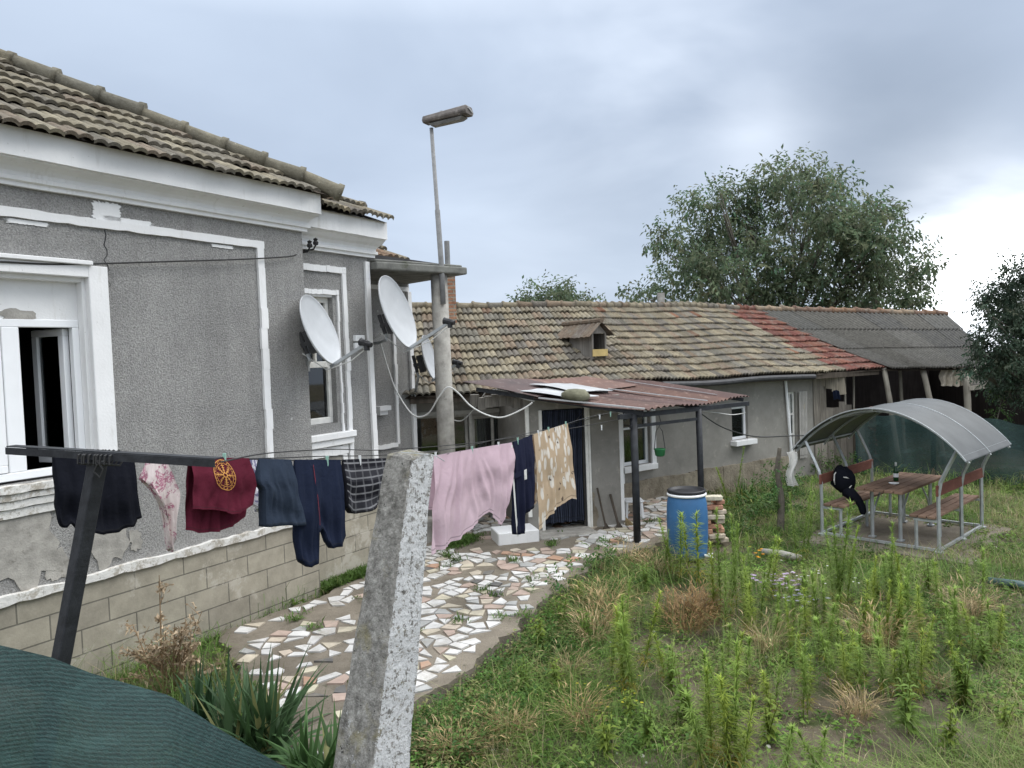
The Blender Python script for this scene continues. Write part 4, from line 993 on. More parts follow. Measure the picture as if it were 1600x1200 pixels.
# ------------------------------------------------------------------ washing line
TP = atY(150, 716, 4.0); cb = V((.92, -.39, 0)).normalized()
tp = thing('clothes_pole', (TP.x-.6, TP.y, .5), 'leaning black steel clothes pole with a long crossbar, in front of the grey house', 'clothes pole')
foot = atY(84, 1085, 3.98); low_ = TP+(foot-TP)*((.45-TP.z)/(foot.z-TP.z))
mb = MB(); mb.beam(TP+V((0, .02, -.01)), low_, .076, .076, (.5, .85, 0)); mb.build('pole', MT['black_metal'], tp, bevel=.008, seg=2)
c0 = on_plane(20, 703, TP, (cb.y, -cb.x, 0)); c1 = on_plane(345, 722, TP, (cb.y, -cb.x, 0))
mb = MB(); c0.z += .0; up = V((0, 0, 1)); off = V((-cb.y, cb.x, 0))*-.04
mb.beam(c0+off, c1+off, .006, .04); mb.beam(c0+off*.2+V((0, 0, .025)), c1+off*.2+V((0, 0, .02)), .055, .006); mb.build('crossbar', MT['black_metal'], tp)
mb = MB()
for k in range(9):
    q = TP+cb*(-.08+.03*k+.02*random.random())
    mb.tube([q+off*1.4+V((0, 0, .02)), q+V((0, 0, .045)), q-off*.8, q+V((0, 0, -.035)), q+off*1.5+V((0, 0, -.02)), q+off*1.4+V((0, 0, .02))], .006, 5)
q = TP+cb*.09+off*1.6; mb.tube([q, q+V((.03, 0, -.05)), q+V((.01, 0, -.09)), q+V((-.02, 0, -.06)), q+V((.0, 0, -.02))], .005, 5); mb.build('wire_knot', MT['cable_black'], tp)
PA0, PA1 = V((c0.x+.06, c0.y, 0)), V((1.1, 11.2, 0)); PB0, PB1 = V((-2.12, 3.96, 0)), V((1.62, 10.9, 0))
def on_line(px, a, b):
    q = ray(px, 650); n = V((-(b-a).y, (b-a).x, 0)); p = on_plane(px, 650, a, n); return (p-a).dot(b-a)/(b-a).length_squared
LINE = [(80, 712), (215, 715), (300, 716), (345, 716.5), (400, 717.5), (457, 719.5), (530, 719.5), (600, 717), (683, 712), (800, 692), (832, 680), (905, 656), (935, 648), (985, 640)]
def line_pt(a, b, px):
    t = on_line(px, a, b); p = a+(b-a)*t; r = ray(px, interp([l[0] for l in LINE], [l[1] for l in LINE], px)); p = V((0, 0, CZ))+r*(p.y/r.y); return p
def mkline(a, b, x0, x1, start, end, label, dy=0.):
    pts = [start]+[line_pt(a, b, x) + V((0, 0, dy)) for x in np.linspace(x0, x1, 26)]+[end]
    mb = MB(); mb.tube(pts, .0045, 5); tag(mb.build('clothesline', MT['cable_black'], smooth=True), label, 'clothesline', 'washing lines of the yard')
mkline(PA0, PA1, 60, 900, c0+V((.03, 0, 0)), V((1.1, 11.5, 2.1)), 'washing line that carries the black shirt, from the left end of the crossbar')
mkline(PB0, PB1, 240, 960, TP+V((.1, 0, .01)), V((P1b.x, P1b.y, 2.02)), 'washing line that carries the burgundy shirt and the pink sheet')
def freeline(pts, label): 
    cable('clothesline', pts, .0045, MT['cable_black'], None, label, 'clothesline', 5, 8, 'washing lines of the yard')
freeline([c1, atY(420, 708, 5.2), atY(520, 702, 6.3), atY(600, 703, 7.2), atY(720, 694, 8.3), atY(800, 684, 9.2), atY(900, 668, 10.3), atY(985, 652, P1b.y)], 'bare washing line from the right end of the crossbar to the near canopy post')
freeline([TP+cb*.25, atY(420, 716, 5.4), atY(500, 713, 6.2), atY(600, 711, 7.4), atY(700, 702, 8.6), atY(800, 682, 9.8), atY(880, 665, 10.9), E(1.3, .02, 1.98)], 'bare washing line ending on the porch wall beside the door')
# cloth hung over a line: back and front leaf, folds grow downwards
def hang(name, mat, a, b, x0, x1, lens, label, cat, folds=((3, .015), (7, .008)), sway=0., lx=None, rx=None, back=None, nu=44, nv=22, wide=.0, seed=0., th=.014, drop=0., shade=None):
    p0, p1 = line_pt(a, b, x0), line_pt(a, b, x1); al = (p1-p0); al.z = 0; W = al.length; al.normalize(); nn = V((al.y, -al.x, 0))
    def fn(u, v, side, ln):
        uu = u
        if lx: uu = lerp(interp(lx[0], lx[1], v), interp(rx[0], rx[1], v), u)
        p = line_pt(a, b, lerp(x0, x1, max(0, min(1, uu))))
        if uu < 0: p += al*uu*W
        if uu > 1: p += al*(uu-1)*W
        L = interp(ln[0], ln[1], u)*v
        uw = u+.16*mnoise.noise((u*2.3+seed, v*1.1, seed))+.05*mnoise.noise((u*7, v*2, seed+4))
        f = sum(am*(.75 if nu < 100 else 1)*math.sin(2*PI*k*uw+seed+k+1.2*v)*(.55+.9*abs(mnoise.noise((u*k*.8, v*1.6, k+seed)))) for k, am in folds)*(.12+.88*min(1, v*1.4))
        f += .007*mnoise.noise((u*15+seed*3, v*5+u*4, seed))*(.3+v)
        f += .035*mnoise.noise((u*3+seed, v*3, seed))*v
        return p+V((0, 0, .006-drop-L))+nn*(side*(.006+th*min(1, v*3))+f+sway*v)
    mb = MB(); mb.grid(lambda u, v: fn(u, v, 1, lens), nu, nv)
    mb.grid(lambda u, v: fn(u, v, -1, back or lens), nu, nv, None, True)
    if back is None:   # close the hem and sides of a two-layer garment
        k = nu+1; o = (nu+1)*(nv+1)
        base = nv*k
        mb.add([], [])
        for i in range(nu): mb.f.append([base+i, base+i+1, o+base+i+1, o+base+i]); mb.t.append((1, 1, 1)); mb.uv.append([(0, 0)]*4)
        for j in range(nv):
            for e in (0, nu): mb.f.append([j*k+e, (j+1)*k+e, o+(j+1)*k+e, o+j*k+e]); mb.t.append((1, 1, 1)); mb.uv.append([(0, 0)]*4)
    o = mb.build(name, MT[mat], smooth=True); tag(o, label, cat, 'washing on the lines')
    return o, fn
PB = (PB0, PB1); PAa = (PA0, PA1)
hang('shirt', 'c_black', *PAa, 82, 208, ([0, .04, .08, .14, .2, .5, .68, .8, .88, .93, 1], [.39, .43, .45, .41, .45, .5, .49, .46, .46, .415, .41]), 'black long-sleeved shirt on the line behind the leaning clothes pole', 'shirt', ((2, .02), (5, .012), (11, .005)), lx=([0, 1], [0, .03]), rx=([0, .6, 1], [1, 1.02, 1.07]), seed=1.)
hang('scarf', 'c_floral', *PAa, 232, 256, ([0, .1, .3, .42, .5, .7, .85, 1], [.28, .33, .39, .44, .62, .66, .56, .42]), 'white and pink floral cloth hung by one corner, left of the burgundy shirt', 'cloth', ((1.5, .03), (4, .012)), lx=([0, .2, .5, .7, 1], [0, -.2, -.55, -.1, .5]), rx=([0, .3, .6, 1], [1, 1.4, 1.7, 1.4]), seed=2.5)
bo, bfn = hang('shirt', 'c_burg', *PB, 296, 388, ([0, .15, .35, .5, .62, .8, 1], [.3, .31, .315, .33, .35, .345, .3]), 'burgundy shirt with a round gold emblem', 'shirt', ((3, .014), (6, .01), (10, .005)), lx=([0, 1], [0, -.06]), rx=([0, .6, 1], [1, 1.07, .97]), back=([0, .2, .5, .8, 1], [.43, .46, .46, .43, .38]), seed=.4, th=.03)
# the gold wheel on the burgundy shirt
def emb(x, y):  # x,y in -1..1 on the shirt front
    return bfn(.5+x*.17, .32+y*.28, 1, ([0, .15, .35, .5, .62, .8, 1], [.3, .31, .315, .33, .35, .345, .3]))
pn = (line_pt(*PB, 388)-line_pt(*PB, 296)); pn.z = 0; pn.normalize(); pn = V((pn.y, -pn.x, 0))
def ribbon(mb, pts, w):
    L = [V((p[0], p[1])) for p in pts]; vs = []
    for i, p in enumerate(L):
        d = (L[min(i+1, len(L)-1)]-L[max(i-1, 0)]).normalized(); q = V((-d.y, d.x))*w/2
        for s in (1, -1): r = p+q*s; vs.append(emb(r.x, -r.y)+pn*.006)
    mb.add(vs, [(2*i, 2*i+1, 2*i+3, 2*i+2) for i in range(len(L)-1)]+[(2*i+2, 2*i+3, 2*i+1, 2*i) for i in range(len(L)-1)])
mb = MB(); circ = lambda r, n=40: [(r*math.cos(2*PI*k/n), r*math.sin(2*PI*k/n)) for k in range(n+1)]
ribbon(mb, circ(1.), .06); ribbon(mb, circ(.78), .04); ribbon(mb, circ(.14, 16), .07)
for k in range(8):
    th = 2*PI*k/8; c, s = math.cos(th), math.sin(th)
    ribbon(mb, [(c*.14, s*.14), (c*.42, s*.42), (c*.72, s*.72)], .07)
    for r, h in ((.32, .09), (.48, .12), (.62, .15)): ribbon(mb, [(c*r-s*h, s*r+c*h), (c*r, s*r), (c*r+s*h, s*r-c*h)], .045)
for k in range(24):
    th = 2*PI*k/24; c, s = math.cos(th), math.sin(th); ribbon(mb, [(c*.84-s*.04, s*.84+c*.04), (c*.89, s*.89), (c*.94+s*.05*(-1)**k, s*.94-c*.05*(-1)**k)], .045)
mb.build('emblem', MT['gold'], bo)
hang('cloth', 'c_violet', *PAa, 390, 412, ([0, .5, 1], [.34, .42, .36]), 'white and violet patterned cloth between the burgundy shirt and the navy hoodie', 'cloth', ((1.5, .02),), seed=3.3)
hang('hooded_top', 'c_slate', *PB, 404, 454, ([0, .25, .6, .8, 1], [.45, .45, .45, .46, .47]), 'navy hooded top hung by its hem, beside the burgundy shirt', 'top', ((1.5, .02), (4, .01)), lx=([0, .35, .45, 1], [0, -.1, .03, .0]), rx=([0, .5, 1], [1, 1.15, 1.35]), seed=5., th=.028)
to_, tfn = hang('trousers', 'c_navy', *PB, 460, 531, ([0, .18, .36, .4, .46, .52, .56, .6, .7, .9, 1], [.70, .76, .74, .52, .5, .5, .53, .6, .65, .64, .57]), 'navy tracksuit trousers with a red side seam, short legs hanging uneven', 'trousers', ((2, .018), (5, .01)), lx=([0, .5, 1], [0, -.05, .0]), rx=([0, 1], [1, 1.0]), seed=.9, nu=70, th=.022)
TL = ([0, .18, .36, .4, .46, .52, .56, .6, .7, .9, 1], [.70, .76, .74, .52, .5, .5, .53, .6, .65, .64, .57])
mb = MB(); mb.grid(lambda u, v: tfn(.37+.012*u+.04*v, .05+.6*v, 1, ([0, 1], [.72, .72]))+pn*.006, 1, 16); mb.build('side_seam', MT['red_seam'], to_)
hang('shorts', 'c_plaid', *PB, 535, 602, ([0, .12, .25, .6, .9, 1], [.36, .41, .42, .4, .36, .34]), 'black plaid shorts on the line left of the concrete post', 'shorts', ((2, .02), (4, .012)), seed=4., nu=50, th=.022)
hang('bed_sheet', 'c_pink', *PB, 676, 799, ([0, .12, .3, .5, .66, .71, .76, .84, .9, 1], [.85, .85, .81, .745, .66, .63, .66, .79, .83, .5]), 'pale pink bed sheet folded over the washing line beside the porch column', 'sheet', ((9, .018), (5, .02), (17, .007)), seed=2., nu=110, nv=30, th=.03, lx=([0, 1], [0, -.1]), rx=([0, .5, 1], [1, 1.0, .93]), back=([0, .3, .7, 1], [.5, .48, .45, .4]))
hang('trousers', 'c_navy2', *PB, 802, 831, ([0, .3, .4, .46, .6, .8, 1], [1.0, 1.02, .98, .84, .8, .8, .76]), 'dark navy tracksuit trousers with a white side stripe, right of the pink sheet', 'trousers', ((2, .03), (5, .012)), seed=1.7, nu=40, th=.028)
a, b = line_pt(*PB, 800), line_pt(*PB, 803)
tr_o = [o for o in bpy.data.objects if o.name.startswith('trousers')][-1]
mb = MB(); mb.grid(lambda u, v: line_pt(*PB, 800+2.4*u+4*v*v)+V((-.01, -.05-.02*math.sin(v*5), -.02-1.0*v)), 2, 12); mb.build('side_stripe', MT['c_white'], tr_o)
mb = MB(); mb.grid(lambda u, v: line_pt(*PB, 801.5+30*u)+V((.0, -.075-.01*math.sin(u*9), -.32-.06*v)), 12, 2); mb.build('waistband', MT['c_navy2'], tr_o)
mb = MB(); mb.grid(lambda u, v: line_pt(*PB, 817+4*u)+V((.0, -.09, -.33-.11*v)), 2, 2); mb.build('care_tag', MT['c_white'], tr_o)
hang('bed_sheet', 'c_feather', *PB, 833, 886, ([0, .1, .35, .6, .9, 1], [1.08, 1.06, .98, .93, .93, .96]), 'cream bed sheet with a feather pattern, nearest the door', 'sheet', ((3, .025), (7, .012)), seed=3., nu=60, nv=30, th=.03, rx=([0, 1], [1, 1.12]), lx=([0, 1], [0, -.02]), back=([0, .5, 1], [.8, .8, .78]))
# pegs
def peg(p, rot, mat):
    mb = MB()
    for s in (-1, 1): mb.beam(p+V((s*.006, 0, .035)), p+V((s*.002, 0, -.04)), .008, .011, (0, 1, 0))
    return tag(mb.build('clothes_peg', mat), None, 'clothes peg', 'pegs on the washing lines')
pg = simple('pale_green_peg', (.3, .5, .42), .5, .1); pw = simple('white_peg', (.75, .76, .76), .5, .1)
def pgl(px, near, line=PB, m=pg): o = peg(line_pt(*line, px)+V((0, -.012, 0)), 0, m); o['label'] = near
pgl(352, 'pale green peg holding the burgundy shirt'); pgl(512, 'pale green peg on the waist of the navy tracksuit trousers', m=pg); pgl(563, 'white peg holding the plaid shorts', m=pw)
pgl(681, 'white peg at the left end of the pink sheet', m=pw); pgl(738, 'pale green peg in the middle of the pink sheet'); pgl(779, 'white peg near the right end of the pink sheet', m=pw)
pgl(809, 'pale green peg holding the dark striped trousers'); pgl(841, 'white peg at the left end of the cream feather sheet', m=pw); pgl(857, 'pale green peg in the middle of the cream feather sheet'); pgl(884, 'pale green peg at the high right end of the cream feather sheet')
for x, y, Y, m, l in ((940, 668, 10.6, pw, 'white peg alone on a bare line in front of the grey porch wall'), (954, 647, 10.7, pg, 'pale green peg close to the near canopy post, beside a white peg'), (937, 651, 10.7, pw, 'white peg left of the pale green peg by the near canopy post')):
    o = peg(atY(x, y, Y), 0, m); o['label'] = l

# ------------------------------------------------------------------ foreground: lime-washed post and net
pt = atY(641, 704, 2.0); pb = atY(580, 1200, 1.84); dpp = (pb-pt)/(pt.z-pb.z)
mb = MB(); rot = math.radians(52); nz = 26
bz = pt.z-1.15
def postc(z): k = (pt.z-z); return pt+dpp*k
vs = []; fs = []; tn = []
m = 32
for j in range(nz+1):
    z = lerp(pt.z, bz, j/nz); c = postc(z); h = lerp(.046, .083, j/nz)
    for k in range(m):
        th = 2*PI*k/m+.001; cx, sx = math.cos(th), math.sin(th); e = .16
        q = V((math.copysign(abs(cx)**e, cx), math.copysign(abs(sx)**e, sx), 0)); L = max(abs(q.x), abs(q.y)); q = q*h
        q = Matrix.Rotation(rot, 3, 'Z') @ q; w = .005*mnoise.noise((k*.35, z*9, 2.))+.004*mnoise.noise((k*.9, z*30, 2.))
        top_ = (.02*mnoise.noise((q.x*30, q.y*30, 4.))-.012*(q.x*12)) if j == 0 else 0
        vs.append(c+q*(1+w*12)+V((0, 0, top_-(.012 if j == 0 else 0)+ (0))))
for j in range(nz):
    for k in range(m): fs.append((j*m+k, (j+1)*m+k, (j+1)*m+(k+1) % m, j*m+(k+1) % m))
cen = len(vs); vs.append(pt+V((0, 0, .004)))
mb.add(vs, fs)
lw_ = V((.83, -.56, 0)).normalized()
for i, f in enumerate(mb.f):
    P = [V(mb.v[q]) for q in f]; nrm = (P[0]+P[2])/2-postc((P[0].z+P[2].z)/2); nrm.z = 0; nrm.normalize()
    wv = sst(.62, .8, nrm.dot(lw_)); z = (P[0].z+P[2].z)/2
    wv *= .95+.2*sst(pt.z, bz+.4, z)-.28*sst(pt.z-.12, pt.z, z)
    wv = max(wv, .3*sst(pt.z-.35, bz+.35, z))
    mb.t[i] = (wv, wv, wv)
mb.tint = (.1, .1, .1); mb.add([vs[k] for k in range(m)]+[vs[cen]], [(k, (k+1) % m, m) for k in range(m)])
o = mb.build('fence_post', MT['post'], smooth=False); tag(o, 'tapering concrete fence post with a flaking lime-washed side, close in the foreground', 'fence post')
mb = MB(); q = pt+V((.045, -.02, -.03)); r_ = atY(681, 712, 2.02); mb.tube([pt+V((-.02, -.03, -.0)), pt+V((.02, -.06, -.0)), r_, r_+V((.02, .03, -.02))], .0012, 5); mb.build('tie_wire', MT['galv'], o)
NE = [(-160, 985), (0, 1008), (77, 1026), (143, 1052), (267, 1087), (277, 1095), (349, 1143), (449, 1201), (520, 1250), (600, 1310)]
def net(u, v):
    x = lerp(-160, 560, u); y = interp([p[0] for p in NE], [p[1] for p in NE], x)
    e = atY(x, y, lerp(1.55, 1.95, u)); q = V((.3, -1, 0)).normalized()
    dd = v*1.25
    return e+V((0, 0, -dd))+q*(.05*math.sin(dd*5)*1.4+.03*math.sin(u*14+dd*2)*min(1, dd*3)+.1*dd)
mb = MB(); mb.grid(net, 60, 40); mb.grid(lambda u, v: net(u, v*.0)+V((.0, .02*v, -.1*v)), 60, 3)
tag(mb.build('shade_net', MT['net'], smooth=True), 'dark green shade net sagging across the near left corner', 'shade net')
# ------------------------------------------------------------------ picnic shelter
SC = V((5.95, 11.38, .06)); sa = V((.738, .675, 0)).normalized(); sc = V((.675, -.738, 0)).normalized(); UPV = V((0, 0, 1))
def SH(a, c, z): return SC+sa*a+sc*c+V((0, 0, z))
sh = thing('picnic_shelter', SC, 'galvanised steel picnic shelter with an arched grey roof, brown plank table and two red-backed benches', 'picnic shelter')
HC = 1.2; RZ0, RZ1 = 1.3, 1.97
def arch(c): return RZ0+(RZ1-RZ0)*(1-(c/HC)**2)**.92 if abs(c) < HC else RZ0
tw = .04
for k, a in enumerate((-.95, 0., .95)):
    mb = MB(); pts = []
    for s in (-1, 1):
        P = [SH(a, s*.82, 0), SH(a, s*.82, .45), SH(a, s*.82, .8), SH(a, s*.85, .98), SH(a, s*.93, 1.16), SH(a, s*1.06, arch(1.06)-.03)]
        mb.tube(P, .026, 4); mb.beam(P[0]-V((0, 0, .02)), P[0]+V((0, 0, .02)), .1, .1, sc)
        mb.tube([SH(a, s*.82, .43), SH(a, s*.5, .43)], .022, 4)
        mb.tube([SH(a, s*.53, .43), SH(a, s*.53, .0)], .024, 4)
    mb.tube([SH(a, lerp(-HC, HC, q/24), arch(lerp(-HC, HC, q/24))-.03) for q in range(25)], .02, 4)
    mb.build('arch_frame', MT['galv'], sh)
mb = MB()
for s in (-1, 1): mb.tube([SH(-.95, s*.82, .03), SH(.95, s*.82, .03)], .025, 4)
for a in (-.95, .95): mb.tube([SH(a, -.82, .03), SH(a, .82, .03)], .025, 4)
mb.build('base_frame', MT['galv'], sh)
for c in (-1.14, -.6, 0, .6, 1.14): mb = MB(); mb.tube([SH(-1.05, c, arch(c)-.012), SH(1.0, c, arch(c)-.012)], .016, 4); mb.build('purlin', MT['galv'], sh)
g = G('polycarbonate')
c = g.mix(g.ramp(g.noise(2.5, 7, .6), .3, .7), (.06, .063, .063), (.095, .1, .1))
MT['poly'] = g.pbr(c, .55, g.bump(g.wave(30, 0, g.co('UV'), 'X'), .12, .004), metal=.1, spec=.4)
mb = MB()
def rf_(u, v, o): cc = lerp(-HC, HC, v); return SH(lerp(-1.08, 1.02, u), cc, arch(cc)+o)
mb.grid(lambda u, v: rf_(u, v, .012), 4, 40); mb.grid(lambda u, v: rf_(u, v, .0), 4, 40, None, True)
mb.build('roof', MT['poly'], sh, smooth=True)
mb = MB()
for u in (0, .5, 1): mb.tube([rf_(u, q/40, .012) for q in range(41)], .012, 4)
mb.build('roof_trim', MT['galv'], sh)
for s in (-1, 1):
    seat = MB()
    for k in range(3):
        c = s*(.5+.115*k); seat.beam(SH(-.98, c, .475), SH(.98, c, .475), .1, .035, tint=(random.uniform(.85, 1.2),)*3)
    back = MB(); back.beam(SH(-1.0, s*.815, .86), SH(1.0, s*.83, .86), .03, .15)
    bench = seat.build('bench', MT['wood_brown'], sh, bevel=.004); back.build('backrest', MT['wood_red'], bench, bevel=.004)
tb = MB()
for k in range(5):
    c = -.27+.135*k; tb.beam(SH(-.88, c, .755), SH(.88, c, .755), .122, .038, tint=(random.uniform(.8, 1.25),)*3)
table = tb.build('table', MT['wood_brown'], sh, bevel=.004)
for a in (-.62, .62):
    for c in (-.2, .2):
        lg = MB(); lg.tube([SH(a, c, .735), SH(a, c, .0)], .027, 4); lg.beam(SH(a, c, .02), SH(a, c, .0), .09, .09, sc); lg.build('leg', MT['galv'], table)
br = MB()
for a, s in ((-.62, 1), (.62, -1)):
    for c in (-.2, .2): br = MB(); br.tube([SH(a, c, .2), SH(a+s*.12, c, .45), SH(a+s*.4, c, .72)], .014, 4); br.build('brace', MT['galv'], table)
    br = MB(); br.tube([SH(a, -.24, .72), SH(a, .24, .72)], .02, 4); br.build('brace', MT['galv'], table)
# things on the table and bench
bp = SH(.0, -.08, .775)
bt = thing('beer_bottle', bp, 'green glass bottle with a pale label standing on the plank table', 'bottle')
mb = MB(); mb.lathe(bp, [(.0, 0), (.036, .0), (.038, .01), (.038, .15), (.034, .175), (.016, .22), (.014, .25)], 16); mb.build('body', MT['bottle'], bt, smooth=True)
mb = MB(); mb.lathe(bp, [(.0155, .235), (.0155, .29), (.0, .292)], 12); mb.build('foil_cap', MT['pvc'], bt, smooth=True)
mb = MB(); mb.lathe(bp, [(.039, .06), (.039, .12)], 16); mb.f = mb.f[:-2]; mb.t = mb.t[:-2]; mb.uv = mb.uv[:-2]; mb.build('paper_label', MT['pvc'], bt, smooth=True)
ap = SH(-.3, .0, .776); mb = MB(); mb.lathe(ap, [(0, 0), (.05, 0), (.075, .018), (.07, .018), (.045, .008), (0, .006)], 20); tag(mb.build('ashtray', MT['pvc'], smooth=True), 'small white dish lying on the plank table near the bottle', 'dish')
bg = SH(-.52, -.73, .5)
bag = thing('shoulder_bag', bg, 'black bag with cream patches slung over the back of the left bench', 'bag')
e1 = V((.92, -.38, 0)).normalized(); e2 = V((-.38, -.92, 0)).normalized(); q = bg+V((0, 0, .31))+sc*.06
def bagp(x, z, o=.0):
    y = .15*math.sqrt(max(.04, 1-(x/.175)**2-(z/.21)**2)); return q+e1*x+e2*(y+o)+V((0, 0, z))
mb = MB(); mb.lathe((0, 0, 0), [(0, -.2), (.08, -.19), (.14, -.13), (.17, -.04), (.172, .05), (.14, .14), (.08, .19), (0, .2)], 22)
mb.v = [tuple(q+e1*x*(1+.4*mnoise.noise((x*6+2, y*6, z*6)))+e2*(y*.85)+V((0, 0, z*(1+.1*mnoise.noise((x*9, 2, z*5)))+.06*mnoise.noise((x*11, y*9, z*9+4))+.05*max(0, -x)*(z > .1)*6))) for x, y, z in mb.v]
mb.build('body', MT['c_black'], bag, smooth=True)
mb = MB()
mb.tube([bagp(.05, -.17, -.04), q+e1*.12+e2*.1+V((0, 0, -.22)), q+e1*.2+e2*.14+V((0, 0, -.28)), q+e1*.25+e2*.16+V((0, 0, -.38)), q+e1*.265+e2*.17+V((0, 0, -.46)), q+e1*.262+e2*.17+V((0, 0, -.5))], [.1, .085, .06, .055, .05, .03], 10); mb.build('hanging_sleeve', MT['c_black'], bag, smooth=True)
mb = MB(); mb.tube([bagp(-.07, .16, .0), bagp(-.125, .09), bagp(-.13, .0), bagp(-.12, -.07)], [.005, .011, .012, .004], 6); mb.build('cream_patch', MT['c_white'], bag, smooth=True)
mb = MB(); mb.tube([bagp(.0, .06), bagp(.04, .055), bagp(.08, .04)], [.006, .012, .004], 6); mb.build('cream_patch', MT['c_white'], bag, smooth=True)
mb = MB(); mb.tube([bagp(.12, -.07), bagp(.09, -.1), bagp(.07, -.15)], [.004, .01, .004], 6); mb.build('cream_patch', MT['c_white'], bag, smooth=True)
# ------------------------------------------------------------------ barrel, bricks
bc = V((2.43, 10.52, .03)); 
bar = thing('water_barrel', bc, 'blue plastic barrel with black lid and white clamp ring beside the paving', 'barrel')
R_ = .288; H_ = .95
mb = MB(); mb.lathe(bc, [(0, 0), (.235, 0), (.255, .03), (.268, .1), (.283, .3), (.288, .48), (.286, .65), (.277, .78), (.262, .86), (.25, .89), (.262, .9), (.262, .925), (.2, .925), (0, .925)], 44); mb.build('body', MT['blue'], bar, smooth=True)
mb = MB(); mb.lathe(bc, [(.262, .885), (.276, .89), (.279, .905), (.276, .92), (.262, .925)], 44); mb.build('clamp_ring', MT['pvc'], bar, smooth=True)
mb = MB(); mb.lathe(bc, [(.262, .922), (.268, .93), (.27, .96), (.26, .972), (.24, .972), (.23, .945), (.12, .95), (0, .955)], 44); mb.build('lid', MT['plastic_black'], bar, smooth=True)
tpn = bc+V((.19, -.19, .06)); mb = MB(); mb.tube([tpn, tpn+V((.06, -.06, .0)), tpn+V((.085, -.085, -.02))], .018, 8); mb.beam(tpn+V((.04, -.04, .03)), tpn+V((.1, -.03, .03)), .02, .012); mb.build('tap', MT['pvc'], bar)
random.seed(21)
k = 0
bpx = atZ(1113, 838, .05); bpx = V((2.98, 11.25, 0))
for lay in range(10):
    for j in range(2):
        if lay == 9 and j: continue
        z = .05+lay*.072; c = bpx+V((random.uniform(-.03, .03)+(.1 if j else -.1)*(lay % 2 == 0), random.uniform(-.03, .03)+(.09 if j else -.09)*(lay % 2 == 1), z+.035))
        ry = random.uniform(-.15, .15)+(PI/2 if lay % 2 == 0 else 0)
        mb = MB(); mb.box((0, 0, 0), (.26, .13, .066)); Rm = Matrix.Rotation(ry, 3, 'Z') @ Matrix.Rotation(random.uniform(-.04, .04), 3, 'X')
        mb.v = [tuple(Rm @ V(p)*(1+.04*mnoise.noise((p[0]*20+k, p[1]*20, p[2]*20)))+c) for p in mb.v]
        col = random.choice([(.42, .24, .16), (.45, .38, .3), (.38, .2, .14), (.48, .42, .34)]) if lay < 9 else (.5, .46, .36)
        mb.t = [col]*6
        if lay >= 7 and j == 1: lab = 'loose brick near the top of the brick stack behind the blue barrel'
        o = mb.build('brick', simple('stacked_brick', (1, 1, 1), .95, .35, 12, 30, .5, tint=True) if k == 0 else bpy.data.materials['stacked_brick'], bevel=.008)
        tag(o, 'weathered brick in the knee-high stack behind the blue barrel' if lay < 9 else 'pale block crowning the brick stack behind the blue barrel', 'brick', 'bricks stacked behind the barrel' if lay < 9 else None); k += 1
# small things by the porch
def lean(name, p, q, r, mat, lab, cat): mb = MB(); mb.tube([p, q], r, 6); return tag(mb.build(name, mat), lab, cat)
e0 = E(1.2, .28, .08)
for k, (s, l, rr) in enumerate(((1.22, .62, .016), (1.44, .5, .02))):
    t = thing('broom', E(s, .2, .07), ['dark worn broom leaning on the grey porch wall next to the door', 'second dark broom leaning on the porch wall, nearer the corner'][k], 'broom', None)
    mb = MB(); mb.tube([E(s, .2, .2), E(s-.06, .03, .2+l)], rr, 6); mb.build('handle', MT['wood_dark'], t)
    mb = MB()
    for _ in range(40): mb.tube([E(s, .2, .28), E(s+random.uniform(-.13, .13), .2+random.uniform(-.04, .1), .07)], [.006, .004], 3)
    mb.build('bristles', MT['wood_dark'], t)
t = thing('straw_broom', E(1.72, .1, .06), 'pale straw broom head lying at the corner of the porch wall', 'broom')
mb = MB()
for _ in range(70): mb.tube([E(1.6, .12, .3+random.uniform(-.02, .02)), E(1.64+random.uniform(-.05, .14), .12+random.uniform(-.06, .1), .14), E(1.72+random.uniform(-.08, .2), .12+random.uniform(-.08, .14), .06)], [.006, .005, .003], 3)
mb.build('bristles', MT['straw'], t)
sp = V((1.98, 12.5, .05)); t = thing('plastic_stool', sp, 'white plastic stool behind the porch corner, seen left of the near canopy post', 'stool')
mb = MB(); mb.box(sp+V((0, 0, .42)), (.32, .32, .03)); mb.build('seat', MT['pvc'], t, bevel=.01)
for a in (-1, 1):
    for b in (-1, 1): mb = MB(); mb.beam(sp+V((a*.15, b*.15, 0)), sp+V((a*.12, b*.12, .41)), .035, .035, (0, 1, 0)); mb.build('leg', MT['pvc'], t)
# edging and hose in the weeds
def log(name, a, b, r, mat, lab, cat): mb = MB(); mb.tube([a, (a+b)/2+V((0, 0, .02)), b], r, 8); tag(mb.build(name, mat, smooth=True), lab, cat)
log('edging_timber', atZ(1190, 862, .06), atZ(1252, 873, .06), .05, MT['concrete'], 'short grey edging timber in the weeds in front of the shelter', 'timber')
log('edging_pipe', atZ(1545, 908, .06), atZ(1640, 925, .06), .05, MT['pot_green'] and simple('grey_green_pipe', (.06, .1, .1), .6), 'dark grey-green pipe in the grass at the right edge', 'pipe')
# hub of dry stump with vine and white rag at the left foot of the shelter
vp = V((4.25, 11.9, 0))
t = thing('vine_stump', vp, 'dead leafy stump with a white rag, left of the arched shelter', 'stump')
mb = MB(); mb.tube([vp, vp+V((.03, 0, .5)), vp+V((-.02, .02, 1.0)), vp+V((.02, 0, 1.35))], [.06, .05, .045, .03], 8); mb.build('trunk', MT['bark'], t)
